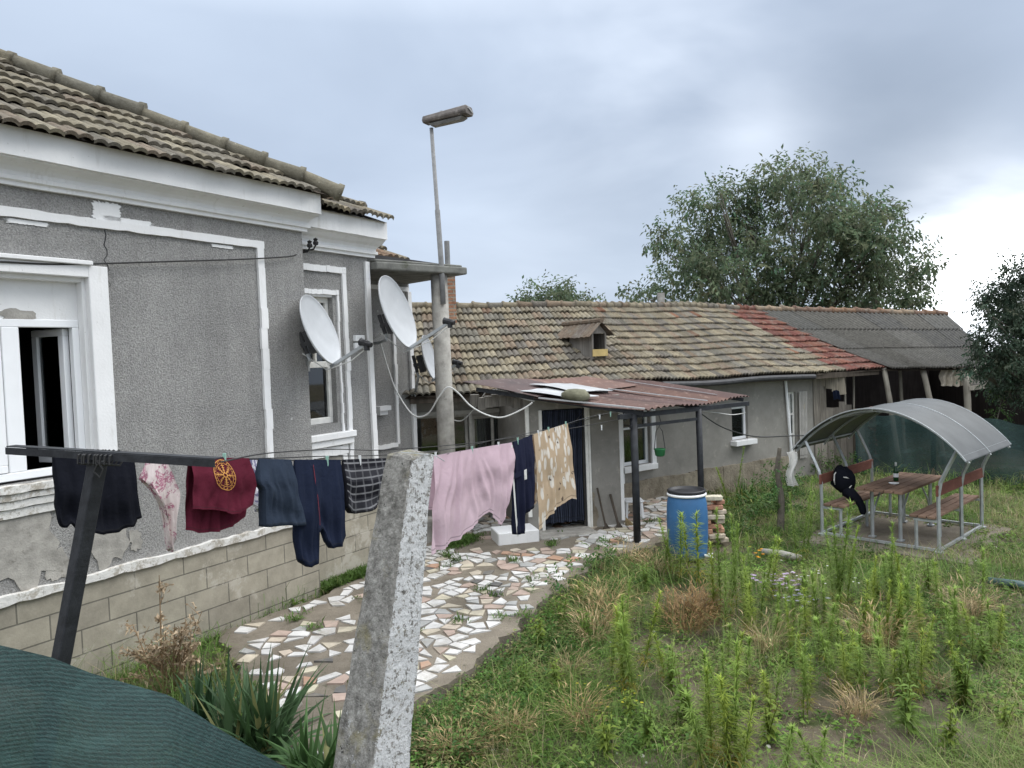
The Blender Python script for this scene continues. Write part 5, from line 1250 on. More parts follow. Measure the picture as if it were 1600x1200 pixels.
# ------------------------------------------------------------------ far net fence
fa, fb, fc = V((7.6, 16.6, 0)), V((8.9, 15.7, 0)), V((12.5, 13.2, 0))
nf = thing('net_fence', fa, 'dark green netting fence behind the picnic shelter', 'fence')
def nfn(u, v):
    p = fa.lerp(fb, u*3) if u < .333 else fb.lerp(fc, (u-.333)*1.5)
    h = interp([0, .2, .4, .55, .7, 1], [1.5, 1.42, 1.5, 1.3, 1.28, 1.2], u)
    return p+V((.05*math.sin(u*50+v*4)*(.3+v), .06*math.sin(u*37-v*3), h*(1-v)-.05+.03*math.sin(u*40)*(1-v)))
mb = MB(); mb.grid(nfn, 90, 14); mb.build('netting', MT['net2'], nf, smooth=True)
for u in (.02, .34, .62, .9):
    p = nfn(u, 0); mb = MB(); mb.tube([V((p.x, p.y+.07, -.1)), V((p.x, p.y+.07, p.z+.05))], .05, 8); mb.build('post', MT['wood_dark'], nf)
# small brick-topped outbuilding at the far right edge
ob = thing('outbuilding', (14.2, 17.6, 0), 'low dark outbuilding with a pale eave and red brickwork at the far right edge', 'outbuilding')
OB = Fr((13.3, 18.2), (.55, -.83))
mb = MB(); mb.fbox(OB, 0, 3.0, -2.5, 0, -.1, 1.75); mb.build('wall', MT['wood_dark'], ob)
mb = MB(); mb.prism([(-.2, 1.75), (3.2, 1.62), (3.2, 1.7), (-.2, 1.86)], -2.6, .35, lambda x, z, d: OB(x, d, z)); mb.build('roof', MT['concrete'], ob)
mb = MB(); mb.fbox(OB, .5, 2.6, -1.4, -.3, 1.78, 2.25); mb.build('chimney', MT['brick'], ob)

# ------------------------------------------------------------------ vegetation
def leaf_mesh(name, C, D, N, L, W, cols, mat, parent=None, bend=.15, origin=(0, 0, 0)):
    """kite leaves: base C, axis D (unit), face normal N, length L, width W (numpy arrays)"""
    n = len(C); S_ = np.cross(D, N); S_ /= np.linalg.norm(S_, axis=1)[:, None]+1e-9
    mid = C+D*(L*.45)[:, None]+N*(L*bend*.35)[:, None]
    P = np.empty((n, 4, 3)); P[:, 0] = C; P[:, 1] = mid+S_*(W/2)[:, None]; P[:, 2] = C+D*L[:, None]-N*(L*bend)[:, None]; P[:, 3] = mid-S_*(W/2)[:, None]
    o0 = wloc(parent) if parent is not None else V(origin)
    P -= np.array(o0)
    me = bpy.data.meshes.new(name); me.vertices.add(n*4); me.vertices.foreach_set('co', P.astype(np.float32).ravel())
    me.loops.add(n*4); me.loops.foreach_set('vertex_index', np.arange(n*4, dtype=np.int32)); me.polygons.add(n)
    me.polygons.foreach_set('loop_start', np.arange(0, n*4, 4, dtype=np.int32)); me.polygons.foreach_set('loop_total', np.full(n, 4, dtype=np.int32))
    me.materials.append(mat); at = me.attributes.new('tint', 'FLOAT_COLOR', 'FACE'); cb_ = np.ones((n, 4), dtype=np.float32); cb_[:, :3] = cols; at.data.foreach_set('color', cb_.ravel())
    me.update(calc_edges=True); me.validate()
    o = bpy.data.objects.new(name, me); COL.objects.link(o)
    if parent is not None: o.parent = parent
    else: o.location = o0
    return o
def unit(a): return a/(np.linalg.norm(a, axis=-1, keepdims=True)+1e-9)
def crown(name, blobs, per, leaf, mat, parent, base, droop=.5, dark=.0):
    """leaf sprays gathered into twigs inside many small clumps"""
    Cs, Ds, Ns, Ls, Ws, Ks = [], [], [], [], [], []
    for (c, r) in blobs:
        c = np.array(c); n = int(per*r*r)
        d = unit(rng.normal(size=(n, 3))); rad = r*(rng.random(n)**.45)
        sq = np.array([1, 1, .8]); tw = c+d*rad[:, None]*sq
        tone = .6+.75*rng.random()
        for i in range(n):
            ax = unit(d[i]+rng.normal(size=3)*.7-np.array([0, 0, droop*.6])); m = 7
            t = np.linspace(.2, 1, m); Lk = leaf*3.2*(.7+.6*rng.random())
            p = tw[i]+ax*(t*Lk)[:, None]
            side = unit(np.cross(ax, rng.normal(size=3))); sgn = np.where(np.arange(m) % 2 == 0, 1., -1.)
            dd = unit(side*sgn[:, None]*.8+ax*.6+np.array([0, 0, -droop])+rng.normal(size=(m, 3))*.25)
            nn = unit(np.cross(dd, unit(np.cross(dd, np.array([0, 0, 1.])+rng.normal(size=(m, 3))*.45)))*-1)
            Cs.append(p); Ds.append(dd); Ns.append(nn); Ls.append(leaf*(.7+.6*rng.random(m))); Ws.append(leaf*.5*(.7+.5*rng.random(m)))
            k = tone*(.7+.6*rng.random(m)); Ks.append(np.stack([k*(1+.12*rng.normal()), k, k*.95], 1))
    return leaf_mesh(name, np.concatenate(Cs), np.concatenate(Ds), np.concatenate(Ns), np.concatenate(Ls), np.concatenate(Ws), np.clip(np.concatenate(Ks), .2, 2), mat, parent)
def tree(name, base, blobs, per, leaf, mat, label, r0, fork, cat='tree', group=None):
    t = thing(name, base, label, cat, group); base = V(base)
    mb = MB(); top = V(fork); mb.tube([base-V((0, 0, .3)), base.lerp(top, .5)+V((.1, 0, 0)), top], [r0*1.25, r0, r0*.85], 10)
    mb.build('trunk', MT['bark'], t, smooth=True)
    for (c, r) in blobs[::2]:
        mb2 = MB(); c = V(c); mid = top.lerp(c, .5)+V((random.uniform(-.3, .3), random.uniform(-.3, .3), -.06*(c-top).length))
        mb2.tube([top-V((0, 0, .2)), top.lerp(mid, .5), mid, mid.lerp(c, .55)+V((random.uniform(-.2, .2), 0, .1)), c], [r0*.4, r0*.26, r0*.17, r0*.08, r0*.03], 6)
        for _ in range(3):
            e = c+V((random.uniform(-r, r)*.6, random.uniform(-r, r)*.6, random.uniform(-r, r)*.4)); mb2.tube([mid.lerp(c, .3), mid.lerp(e, .6), e], [r0*.12, r0*.07, r0*.02], 4)
        mb2.build('limb', MT['bark'], t, smooth=True)
    subs = []
    for c, r in blobs:
        for k in range(6):
            d = V((random.gauss(0, 1), random.gauss(0, 1), random.gauss(0, 1))).normalized()*r*random.uniform(.35, .8); subs.append(((c[0]+d.x, c[1]+d.y, c[2]+d.z), r*random.uniform(.36, .56)))
    crown('crown', subs, per, leaf, mat, t, base)
    return t
random.seed(5)
BP = [(1232, 275, 34), (1195, 292, 34), (1270, 292, 36), (1305, 285, 26), (1160, 318, 38), (1220, 325, 48), (1290, 330, 44), (1115, 322, 26), (1078, 318, 22), (1095, 350, 36), (1145, 368, 46), (1210, 385, 56), (1275, 385, 50), (1325, 370, 42),
      (1365, 325, 24), (1388, 335, 26), (1375, 365, 36), (1415, 372, 26), (1345, 412, 46), (1400, 410, 40), (1435, 420, 26), (1450, 398, 16), (1082, 395, 34), (1045, 368, 24), (1018, 372, 14), (1060, 420, 30), (1105, 430, 48), (1165, 440, 52), (1235, 448, 58), (1305, 455, 50), (1370, 455, 46), (1425, 455, 32), (1440, 470, 20), (1030, 450, 26), (995, 460, 22), (1055, 465, 30), (1115, 475, 40), (1200, 480, 44), (1280, 485, 40), (1360, 485, 30), (1340, 348, 30), (1250, 250, 14), (1125, 298, 14)]
blobs = []
for x, y, r in BP:
    Y = 30+random.uniform(-2.6, 2.6); p = atY(x, y, Y); blobs.append(((p.x, p.y, p.z), r*Y/F*1.02))
for x, y, r in BP[::2]:
    Y = 30+random.uniform(-4, 4); p = atY(x+random.uniform(-14, 14), y+random.uniform(-4, 16), Y); blobs.append(((p.x, p.y, p.z), r*Y/F*.85))
tp_ = atY(1222, 500, 30.3)
tree('walnut_tree', (tp_.x, tp_.y, 0), blobs, 74, .205, MT['leaf_tree'], 'big spreading walnut tree rising behind the low house roof', .27, (tp_.x, tp_.y, 2.6))
blobs = []
for x, y, r in [(868, 462, 24), (845, 470, 26), (895, 468, 24), (820, 474, 18), (805, 482, 14), (918, 474, 18), (932, 482, 12), (870, 485, 34), (876, 450, 12), (840, 458, 12)]:
    p = atY(x, y, 36+random.uniform(-1.5, 1.5)); blobs.append(((p.x, p.y, p.z), r*36/F))
tp_ = atY(868, 540, 36); tree('round_tree', (tp_.x, tp_.y, 0), blobs, 110, .22, MT['leaf_tree'], 'small rounded tree top showing over the low house ridge, left of the walnut', .18, (tp_.x, tp_.y, 2.4))
blobs = []
for x, y, r in [(1590, 425, 24), (1568, 448, 28), (1600, 470, 40), (1545, 462, 22), (1560, 492, 34), (1600, 520, 46), (1545, 520, 26), (1570, 545, 34), (1535, 555, 24), (1552, 580, 26), (1590, 585, 34), (1605, 610, 26), (1530, 480, 12), (1578, 412, 10), (1640, 480, 60), (1640, 560, 60), (1528, 540, 12), (1566, 610, 16), (1530, 575, 14)]:
    Y = 15.6+random.uniform(-.7, .7); p = atY(x, y, Y); blobs.append(((p.x, p.y, p.z), r*Y/F))
tree('plum_tree', (11.7, 15.9, 0), blobs, 620, .085, MT['leaf_dark'], 'dark plum tree at the right edge, hiding the end of the shed roof', .13, (11.6, 15.8, 1.6))
# trailing vine below it
Cv = []; rr = []
mb = MB(); v0 = atY(1566, 612, 16.2)
vt = thing('trailing_vine', V((v0.x, v0.y, .9)), 'leafy vine trailing down in front of the dark shed, below the plum tree', 'vine')
pts = [v0, atY(1562, 640, 16.2), atY(1556, 665, 16.1), atY(1549, 690, 16.)]; mb.tube(pts, .012, 5); mb.build('stem', MT['bark'], vt)
crown('foliage', [((p.x, p.y, p.z), .14+.05*random.random()) for p in pts]+[(tuple(pts[2].lerp(pts[3], .5)), .16)], 900, .06, MT['leaf_shrub'], vt, v0)
crown('foliage', [((4.25, 11.9, z), .13) for z in (.5, .8, 1.05)], 900, .05, MT['leaf_shrub'], t if False else bpy.data.objects['vine_stump'], None)
mb = MB(); mb.grid(lambda u, v: V((4.33+.16*u+.03*math.sin(v*7), 11.78-.05*math.sin(u*9+v*4), 1.3-.55*v)), 12, 12); mb.build('rag', MT['c_white'], bpy.data.objects['vine_stump'], smooth=True)

# --- tall horseweed: three built, the rest are copies
def horseweed(h, n, col, dry=0.):
    t = thing('horseweed', (0, 0, 0), 'x', 'weed'); mb = MB(); b = rng.normal(size=2)*.07
    f = lambda z: np.array([b[0]*(z/h)**2*h, b[1]*(z/h)**2*h, z])
    mb.tube([V(f(h*k/6)) for k in range(7)], [.0065*(1-.12*k) for k in range(7)], 5, (.6, .75, .5)); mb.build('stem', MT['leaf_weed'], t)
    z = h*(.06+.93*rng.random(n)**.8); th = np.arange(n)*2.39996+rng.normal(size=n)*.3
    C = np.stack([f(q) for q in z]); k = z/h
    el = np.where(k > .85, 1.15, .72+.16*rng.normal(size=n)-.3*(k < .2)); D = unit(np.stack([np.cos(th)*np.cos(el), np.sin(th)*np.cos(el), np.sin(el)], 1))
    N = unit(np.cross(np.cross(D, [0, 0, 1.]), D)); L = (.135*(1-.45*k)*(.7+.5*rng.random(n)))*min(1, h/.7+.25); W = L*.085+.003
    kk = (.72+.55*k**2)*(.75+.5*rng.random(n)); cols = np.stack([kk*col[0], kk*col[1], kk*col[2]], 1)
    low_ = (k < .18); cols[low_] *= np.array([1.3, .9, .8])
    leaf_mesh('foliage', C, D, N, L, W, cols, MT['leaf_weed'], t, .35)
    return t
protos = [horseweed(.65, 210, (1.05, 1.05, .8)), horseweed(.82, 230, (.9, 1., .85)), horseweed(.9, 270, (.98, 1.05, .85)), horseweed(.75, 240, (1.12, 1.1, .8)), horseweed(.55, 190, (.9, 1., .95)), horseweed(1.05, 300, (.85, .95, .9))]
PH = [.65, .82, .9, .75, .55, 1.05]
SPOT = [(1050, 812, 905), (1063, 800, 910), (1078, 806, 905), (1092, 800, 915), (1040, 830, 905), (1127, 800, 960), (1140, 818, 968), (1152, 806, 958), (1164, 815, 962), (1176, 822, 955), (1118, 850, 962), (1133, 846, 985), (1170, 858, 990), (1190, 838, 950), (1203, 842, 940),
        (1146, 700, 800), (1141, 730, 802), (1252, 745, 882), (1246, 770, 885), (1259, 775, 880), (1309, 782, 958), (1316, 796, 962), (1303, 810, 950), (1323, 822, 960), (1393, 815, 955), (1420, 850, 960), (1360, 868, 975), (1400, 900, 1010), (1414, 902, 1020), (1386, 908, 1015), (1440, 905, 1000),
        (968, 900, 1062), (985, 915, 1075), (978, 945, 1080), (992, 960, 1085), (955, 925, 1050), (1005, 920, 1040), (1098, 1015, 1185), (1112, 1040, 1195), (1150, 1008, 1200), (1163, 1030, 1205), (1140, 1050, 1205), (1158, 1080, 1225), (1098, 1080, 1215), (1255, 1015, 1120), (1262, 1030, 1125), (1210, 1025, 1110), (1206, 1045, 1115), (1278, 1135, 1225), (1288, 1145, 1235), (1230, 1125, 1215),
        (1320, 985, 1075), (1310, 1000, 1080), (1328, 1010, 1080), (1340, 1005, 1070), (1236, 935, 1020), (1245, 950, 1025), (1300, 930, 1000), (1218, 915, 1000), (1040, 985, 1060), (1050, 1000, 1062), (1410, 1010, 1090), (1275, 900, 990), (1287, 905, 985), (1255, 905, 980), (1180, 905, 1000), (1165, 900, 990), (1470, 880, 960), (1350, 905, 1000), (1533, 862, 962)]
def zone(x, y):
    if x > 1225 and y < 890 and x < 1270: return 'tall green horseweed growing in front of the left foot of the arched shelter'
    if x < 1035: return 'green horseweed standing beside the edge of the paving, left of the dry brown clump'
    if x < 1100 and y < 925: return 'young horseweed in front of the blue barrel'
    if y < 810: return 'tall dark horseweed by the wall below the small window'
    if x < 1205 and y < 1005: return 'horseweed of the dense clump right of the blue barrel'
    if y > 1105 and x < 1180: return 'bright green horseweed of the near clump at the bottom of the photo'
    if y > 1105: return 'low horseweed at the bottom right of the yard'
    if 1295 < x < 1330 and y < 970: return 'tall horseweed standing in front of the bag on the left bench'
    return 'horseweed scattered through the unmown grass in the middle of the yard'
first = [True]*6
random.seed(3)
for i, (x, yt, yb) in enumerate(SPOT+[(random.uniform(1130, 1560), None, random.uniform(930, 1110)) for _ in range(75)]):
    p = atZ(x, yb, 0.02)
    if inpoly(p.x, p.y, PATH) or pdist(p.x, p.y, PATH) < .1: p.x += .3
    if yt is None: h = random.uniform(.3, .6)
    else: h = (yb-yt)/F*p.y*1.03
    k = min(range(6), key=lambda q: abs(PH[q]-h)+random.random()*.3)
    if first[k]: o = protos[k]; first[k] = False
    else: o = copy_tree(protos[k])
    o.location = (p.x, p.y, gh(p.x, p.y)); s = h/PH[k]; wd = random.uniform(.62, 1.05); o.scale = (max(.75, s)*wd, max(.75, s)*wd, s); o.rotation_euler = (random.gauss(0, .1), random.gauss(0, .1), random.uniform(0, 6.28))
    z_ = zone(x, yb); o['label'] = z_; o['group'] = z_.replace('horseweed', 'horseweeds', 1)
for k in range(6):
    if first[k]:
        for c in kids(protos[k]): bpy.data.objects.remove(c)
        bpy.data.objects.remove(protos[k])
# broad-leaved weeds between them
def broadweed(h, n, col):
    t = thing('broadleaf_weed', (0, 0, 0), 'x', 'weed'); mb = MB(); Cs, Ds, Ks, Ls = [], [], [], []
    for s_ in range(4):
        a = s_*1.6+rng.random(); ln = .25*h*rng.random(); f = lambda z: np.array([math.cos(a)*ln*(z/h)**1.5, math.sin(a)*ln*(z/h)**1.5, z]); hh = h*(.6+.4*rng.random())
        mb.tube([V(f(hh*k/5)) for k in range(6)], [.006*(1-.13*k) for k in range(6)], 5, (.6, .6, .4))
        for q in range(n):
            z = hh*(.1+.9*q/n); th = q*1.57+rng.normal()*.3; e = .35+.3*rng.normal()
            for m in (0, PI): Cs.append(f(z)); Ds.append((math.cos(th+m)*math.cos(e), math.sin(th+m)*math.cos(e), math.sin(e))); k = .7+.5*rng.random(); Ks.append((col[0]*k, col[1]*k, col[2]*k)); Ls.append(.11*(1-.55*q/n)*(.7+.5*rng.random()))
    mb.build('stem', MT['leaf_weed'], t); D = unit(np.array(Ds)); N = unit(np.cross(np.cross(D, [0, 0, 1.]), D)); L = np.array(Ls)
    leaf_mesh('foliage', np.array(Cs), D, N, L, L*.36, np.array(Ks), MT['leaf_weed'], t, .3); return t
bw = [broadweed(.55, 12, (.62, .75, .6)), broadweed(.38, 9, (.8, .85, .6))]
BS = [(x, y, 'broad-leaved green weed at the left edge of the yard, along the paving') for x, y in ((880, 985), (905, 950), (915, 1000), (845, 1010), (1010, 930), (870, 1075), (820, 1085))]+[(x, y, 'broad-leaved weed in the bottom middle of the yard') for x, y in ((985, 1120), (1010, 1165), (950, 1180), (1070, 1130), (1200, 1160), (1050, 1080))]+[(x, y, 'broad-leaved weed in the right half of the yard, before the shelter') for x, y in ((1370, 940), (1450, 930), (1490, 990), (1540, 1040), (1450, 1050), (1510, 1110), (1560, 1000), (1330, 905), (1570, 1150), (1420, 1150), (1480, 1180), (1380, 1085))]
fb_ = [True]*2
for i, (x, y, lab) in enumerate(BS):
    p = atZ(x, y, .02); k = i % 2
    if fb_[k]: o = bw[k]; fb_[k] = False
    else: o = copy_tree(bw[k])
    s_ = random.uniform(.75, 1.15); o.location = (p.x, p.y, gh(p.x, p.y)); o.scale = (s_, s_, s_); o.rotation_euler = (random.uniform(-.1, .1), random.uniform(-.1, .1), random.uniform(0, 6.28)); o['label'] = lab; o['group'] = lab.replace('weed', 'weeds')
# --- dry tufts
def tuft(name, n, h, spread, mat, col, heads=False):
    th = rng.random(n)*2*PI; r = spread*np.sqrt(rng.random(n)); C = np.stack([r*np.cos(th), r*np.sin(th), np.zeros(n)], 1)
    ta = th+rng.normal(size=n)*.8; el = 1.2-.5*rng.random(n)**1.5; D = unit(np.stack([np.cos(ta)*np.cos(el), np.sin(ta)*np.cos(el), np.sin(el)], 1))
    N = unit(np.cross(np.cross(D, [0, 0, 1.]), D)); L = h*(.45+.6*rng.random(n)); W = .005+.004*rng.random(n)
    k = .65+.6*rng.random(n); cols = np.stack([k*col[0], k*col[1], k*col[2]], 1)
    if heads:
        m = n//2; C2 = C[:m]+D[:m]*(L[:m]*.8)[:, None]; D2 = unit(D[:m]+rng.normal(size=(m, 3))*.3)
        C = np.concatenate([C, C2]); N = np.concatenate([N, N[:m]]); L = np.concatenate([L, h*.2*(.7+.6*rng.random(m))]); W = np.concatenate([W, np.full(m, .012)]); cols = np.concatenate([cols, cols[:m]*1.15]); D = np.concatenate([D, D2])
    return leaf_mesh(name, C, D, N, L, W, cols, mat, None, .3)
tf = [tuft('dry_grass_tuft', 90, .46, .1, MT['straw'], (1, 1, 1), True), tuft('dry_grass_tuft', 70, .34, .13, MT['straw'], (.85, .8, .75)), tuft('dry_grass_tuft', 110, .52, .16, MT['straw'], (1.05, 1., .9), True), tuft('dry_grass_tuft', 150, .38, .18, MT['straw'], (.72, .6, .5), True)]
TS = [(940, 985, 2, 'tall pale straw tuft beside the horseweeds at the paving edge'), (925, 1005, 0, 'tall pale straw tuft beside the horseweeds at the paving edge'), (950, 960, 2, 'tall pale straw tuft beside the horseweeds at the paving edge'), (1005, 895, 0, 'straw-coloured grass tuft between the canopy post and the barrel'), (985, 890, 2, 'straw-coloured grass tuft between the canopy post and the barrel'), (1022, 900, 0, 'straw-coloured grass tuft between the canopy post and the barrel'), (965, 905, 1, 'straw-coloured grass tuft between the canopy post and the barrel'),
      (1080, 955, 3, 'rust-brown dried weed clump in front of the blue barrel'), (1060, 965, 3, 'rust-brown dried weed clump in front of the blue barrel'), (1100, 965, 3, 'rust-brown dried weed clump in front of the blue barrel'), (1075, 985, 3, 'rust-brown dried weed clump in front of the blue barrel'),
      (790, 1150, 2, 'wide straw tuft in the grass right of the concrete post'), (820, 1145, 0, 'wide straw tuft in the grass right of the concrete post'), (760, 1160, 1, 'wide straw tuft in the grass right of the concrete post'), (905, 1125, 2, 'straw tuft in the near grass beside bare soil'), (920, 1140, 1, 'straw tuft in the near grass beside bare soil'), (860, 1060, 1, 'thin straw tuft close to the broken paving edge'), (890, 1050, 0, 'thin straw tuft close to the broken paving edge'),
      (1345, 1125, 0, 'low flattened straw tuft right of the middle of the yard'), (1335, 1130, 1, 'low flattened straw tuft right of the middle of the yard'), (1470, 1075, 1, 'splayed dry tuft in the right half of the yard'), (1200, 1020, 0, 'pale seed-headed tuft among the horseweeds'), (1380, 1015, 0, 'bleached fan of straw in the middle right of the yard'), (1370, 1010, 2, 'bleached fan of straw in the middle right of the yard'), (1530, 960, 0, 'seed-headed grass tuft at the right of the yard'), (1510, 968, 0, 'seed-headed grass tuft at the right of the yard'), (1120, 1190, 1, 'short straw tuft at the foot of the near horseweeds'), (700, 1195, 0, 'straw tuft at the bottom edge next to the concrete post'), (720, 1190, 2, 'straw tuft at the bottom edge next to the concrete post')]
fs_ = [True]*4
for x, y, k, lab in TS:
    p = atZ(x, y, .02)
    if fs_[k]: o = tf[k]; fs_[k] = False
    else: o = tf[k].copy(); COL.objects.link(o)
    o.location = (p.x, p.y, gh(p.x, p.y)-.01); s = random.uniform(.85, 1.2); o.scale = (s, s, s); o.rotation_euler = (0, 0, random.uniform(0, 6.28)); o.scale *= (.72 if y > 1040 else 1.); tag(o, lab, 'grass tuft', lab.replace('tuft', 'tufts').replace('clump', 'clumps'))
# --- dry weed by the wall, yucca, strap-leaved plants, shrubs, flowers
dp = V((-3.05, 6.35, .12)); dw = thing('withered_weed', dp, 'withered brown weed standing against the block plinth, right of the leaning pole', 'weed')
mb = MB(); ends = []
for k in range(26):
    a = random.uniform(0, 6.28); r = random.uniform(.05, .42); h = random.uniform(.25, .75) if k else 1.12
    if k == 0: r = .05
    b0 = dp+V((random.uniform(-.12, .12), random.uniform(-.1, .1), 0)); e = b0+V((math.cos(a)*r, math.sin(a)*r*.7, h)); m_ = b0.lerp(e, .5)+V((0, 0, .1)); mb.tube([b0, m_, e], [.008, .006, .003], 4, (.8, .7, .6)); ends.append((b0, m_, e))
    for _ in range(3): q = m_.lerp(e, random.random()); e2 = q+V((random.uniform(-.14, .14), random.uniform(-.1, .1), random.uniform(.0, .14))); mb.tube([q, e2], [.004, .002], 3, (.8, .7, .6)); ends.append((q, q.lerp(e2, .5), e2))
mb.build('stems', MT['drybrown'], dw)
n = 1000; pick = [ends[i] for i in rng.integers(0, len(ends), n)]; tt = rng.random(n)
C = np.array([tuple(p[0].lerp(p[1], t*2) if t < .5 else p[1].lerp(p[2], t*2-1)) for p, t in zip(pick, tt)])+rng.normal(size=(n, 3))*.012
D = unit(rng.normal(size=(n, 3))+np.array([0, 0, -.4])); N = unit(np.cross(D, rng.normal(size=(n, 3)))); k = .7+.7*rng.random(n)
leaf_mesh('withered_leaves', C, D, N, .025+.06*rng.random(n)*(1-.4*tt), .012+.02*rng.random(n), np.stack([k*1.1, k*1.1, k*1.1], 1), MT['drybrown'], dw, .5)
def strap(name, p, n, L0, W0, mat, label, cat, group=None, col=(1, 1, 1), el0=.5, arch_=.35, dead=.08):
    t_ = p; mb = MB()
    for k in range(n):
        a = random.uniform(0, 6.28); el = random.uniform(el0, 1.45); L = L0*random.uniform(.6, 1.15); W = W0*random.uniform(.7, 1.2); d = V((math.cos(a)*math.cos(el), math.sin(a)*math.cos(el), math.sin(el))); s = V((-math.sin(a), math.cos(a), 0)); up2 = s.cross(d)
        b = V(p)+V((random.uniform(-.22, .22)*L0, random.uniform(-.16, .16)*L0, 0)); f = random.uniform(.65, 1.25); c = (col[0]*f, col[1]*f, col[2]*f)
        if random.random() < dead: c = (4.5*f, 2.4*f, 2.6*f)
        vs = []
        for j in range(6):
            q = j/5; w = W*(.55+.45*math.sin(PI*min(1, q*1.3+.1)))*(1-q**3) if j < 5 else .001
            c0_ = b+d*(L*q)-V((0, 0, 1))*(arch_*L*q**2.2*math.cos(el)*1.1); vs += [c0_-s*w/2+up2*w*.12, c0_-up2*w*.12, c0_+s*w/2+up2*w*.12]
        mb.add(vs, [(3*j, 3*j+1, 3*j+4, 3*j+3) for j in range(5)]+[(3*j+1, 3*j+2, 3*j+5, 3*j+4) for j in range(5)], c)
    return tag(mb.build(name, mat, smooth=True, origin=p), label, cat, group)
random.seed(11)
strap('yucca_plant', V((-1.98, 5.35, .12)), 150, .82, .058, MT['leaf_yucca'], 'big dark green yucca with sword leaves at the near end of the paving', 'yucca', col=(1., 1., 1.1), el0=.35)
strap('yucca_plant', V((-1.4, 4.9, .12)), 90, .68, .055, MT['leaf_yucca'], 'smaller yucca at the bottom edge, just left of the concrete post', 'yucca', col=(1.1, 1.15, 1.), el0=.25)
strap('yucca_plant', V((-2.45, 5.7, .14)), 44, .68, .048, MT['leaf_yucca'], 'dark narrow yucca shoots beside the withered brown weed', 'yucca', col=(.7, .8, .9), el0=.7)
strap('lily_plant', atZ(1165, 788, .02), 70, .62, .04, MT['leaf_shrub'], 'arching strap-leaved plant at the foot of the low house wall', 'lily plant', col=(.9, 1., .8), el0=.5, arch_=.8, dead=.12)
shrub_spots = [(1205, 800, .42, 'dark green shrub left of the shelter, in front of the low house wall'), (1165, 815, .34, 'leafy bush between the brick stack and the strap-leaved plant'), (1225, 775, .4, 'bush against the low house wall beside the white downpipe'), (1290, 742, .35, 'bush at the foot of the shed boards behind the left bench'), (1340, 748, .3, 'small bush by the brick pier behind the shelter'), (1420, 745, .35, 'low bush in front of the far green netting'), (1140, 840, .25, 'small bush beside the brick stack'), (930, 905, .3, 'dark bushy weed at the edge of the paving'), (860, 945, .22, 'dark leafy weed growing out of the paving edge')]
for x, y, r, lab in shrub_spots:
    p = atZ(x, y, .0); s_ = thing('leafy_shrub', p, lab, 'shrub')
    crown('foliage', [((p.x+random.uniform(-r, r), p.y+random.uniform(-r, r)*.6, random.uniform(.05, r*1.1)), r*.5) for _ in range(9)], 420, .06, MT['leaf_shrub'], s_, p, droop=.1)
def flowers(name, x, y, n, r, h, col, lab, cat, sz=.03):
    p = atZ(x, y, 0); t_ = thing(name, p, lab, cat); mb = MB(); C = []; D = []; N = []; cc = []
    for k in range(n):
        q = p+V((random.uniform(-r, r), random.uniform(-r, r), 0)); top_ = q+V((random.uniform(-.04, .04), random.uniform(-.04, .04), h*random.uniform(.6, 1.1))); mb.tube([q, top_], .003, 3, (.6, .8, .5))
        f = random.uniform(.8, 1.15)
        for j in range(9):
            a = j*2*PI/9; C.append(tuple(top_)); D.append((math.cos(a)*.9, math.sin(a)*.9, .35)); N.append((0, 0, 1.)); cc.append(tuple(min(1, z*f) for z in col))
        for j in range(6):
            a = random.uniform(0, 6.28); C.append(tuple(q.lerp(top_, random.random()))); D.append((math.cos(a), math.sin(a), .3)); N.append((0, 0, 1.)); cc.append((.07, .13, .035))
    mb.build('stems', MT['leaf_weed'], t_); m = len(C); leaf_mesh('blossoms', np.array(C), unit(np.array(D)), np.array(N), np.full(m, sz)*(.8+.4*rng.random(m)), np.full(m, sz*.5), np.array(cc), MT['petal'], t_, .2)
flowers('marigold', 1183, 882, 9, .09, .2, (.75, .36, .03), 'orange marigolds in the weeds right of the blue barrel', 'flowers', .028)
flowers('aster', 1215, 935, 40, .26, .25, (.5, .4, .55), 'clump of faded mauve asters in the weeds right of the barrel', 'flowers', .035)
flowers('aster', 1250, 960, 22, .2, .22, (.42, .4, .52), 'second smaller patch of greyish mauve flowers, nearer than the first', 'flowers', .03)
flowers('daisy', 1290, 930, 16, .4, .25, (.8, .8, .76), 'tiny white daisies in the grass before the shelter', 'flowers', .018)
flowers('buttercup', 950, 1098, 26, .3, .1, (.5, .48, .05), 'low yellow-flowered ground plant in the near grass', 'flowers', .018)
# --- uncountable grass and ground cover
BARE = [(atZ(x, y, 0), r) for x, y, r in ((1265, 1110, .55), (1310, 1075, .4), (1085, 1000, .4), (1060, 1070, .35), (1400, 1130, .5), (1215, 1180, .45), (1480, 1120, .35), (1010, 1000, .3), (1345, 1165, .4))]
def bare(x, y):
    for p, r in BARE:
        d = math.hypot(x-p.x, (y-p.y)*.8)/r*(1+.5*mnoise.noise((x*4, y*4, 6.)))
        if d < 1 and random.random() < .86-.4*d: return True
    return False
def scatter(n, x0, x1, y0, y1, keep, ymin_w=1.):
    out = np.empty((0, 2))
    while len(out) < n:
        m = n*2; Y = y0+(y1-y0)*rng.random(m)**1.7; X = x0+(x1-x0)*rng.random(m); P = np.stack([X, Y], 1)
        vis = np.abs(X/Y) < 1.02; P = P[vis]; P = P[[keep(a, b) for a, b in P]]; out = np.concatenate([out, P])
    return out[:n]
def nz_(x, y, s, o): return mnoise.noise((x*s+o, y*s, o*1.7))
def openyard(x, y): return yard(x, y) and not bare(x, y)
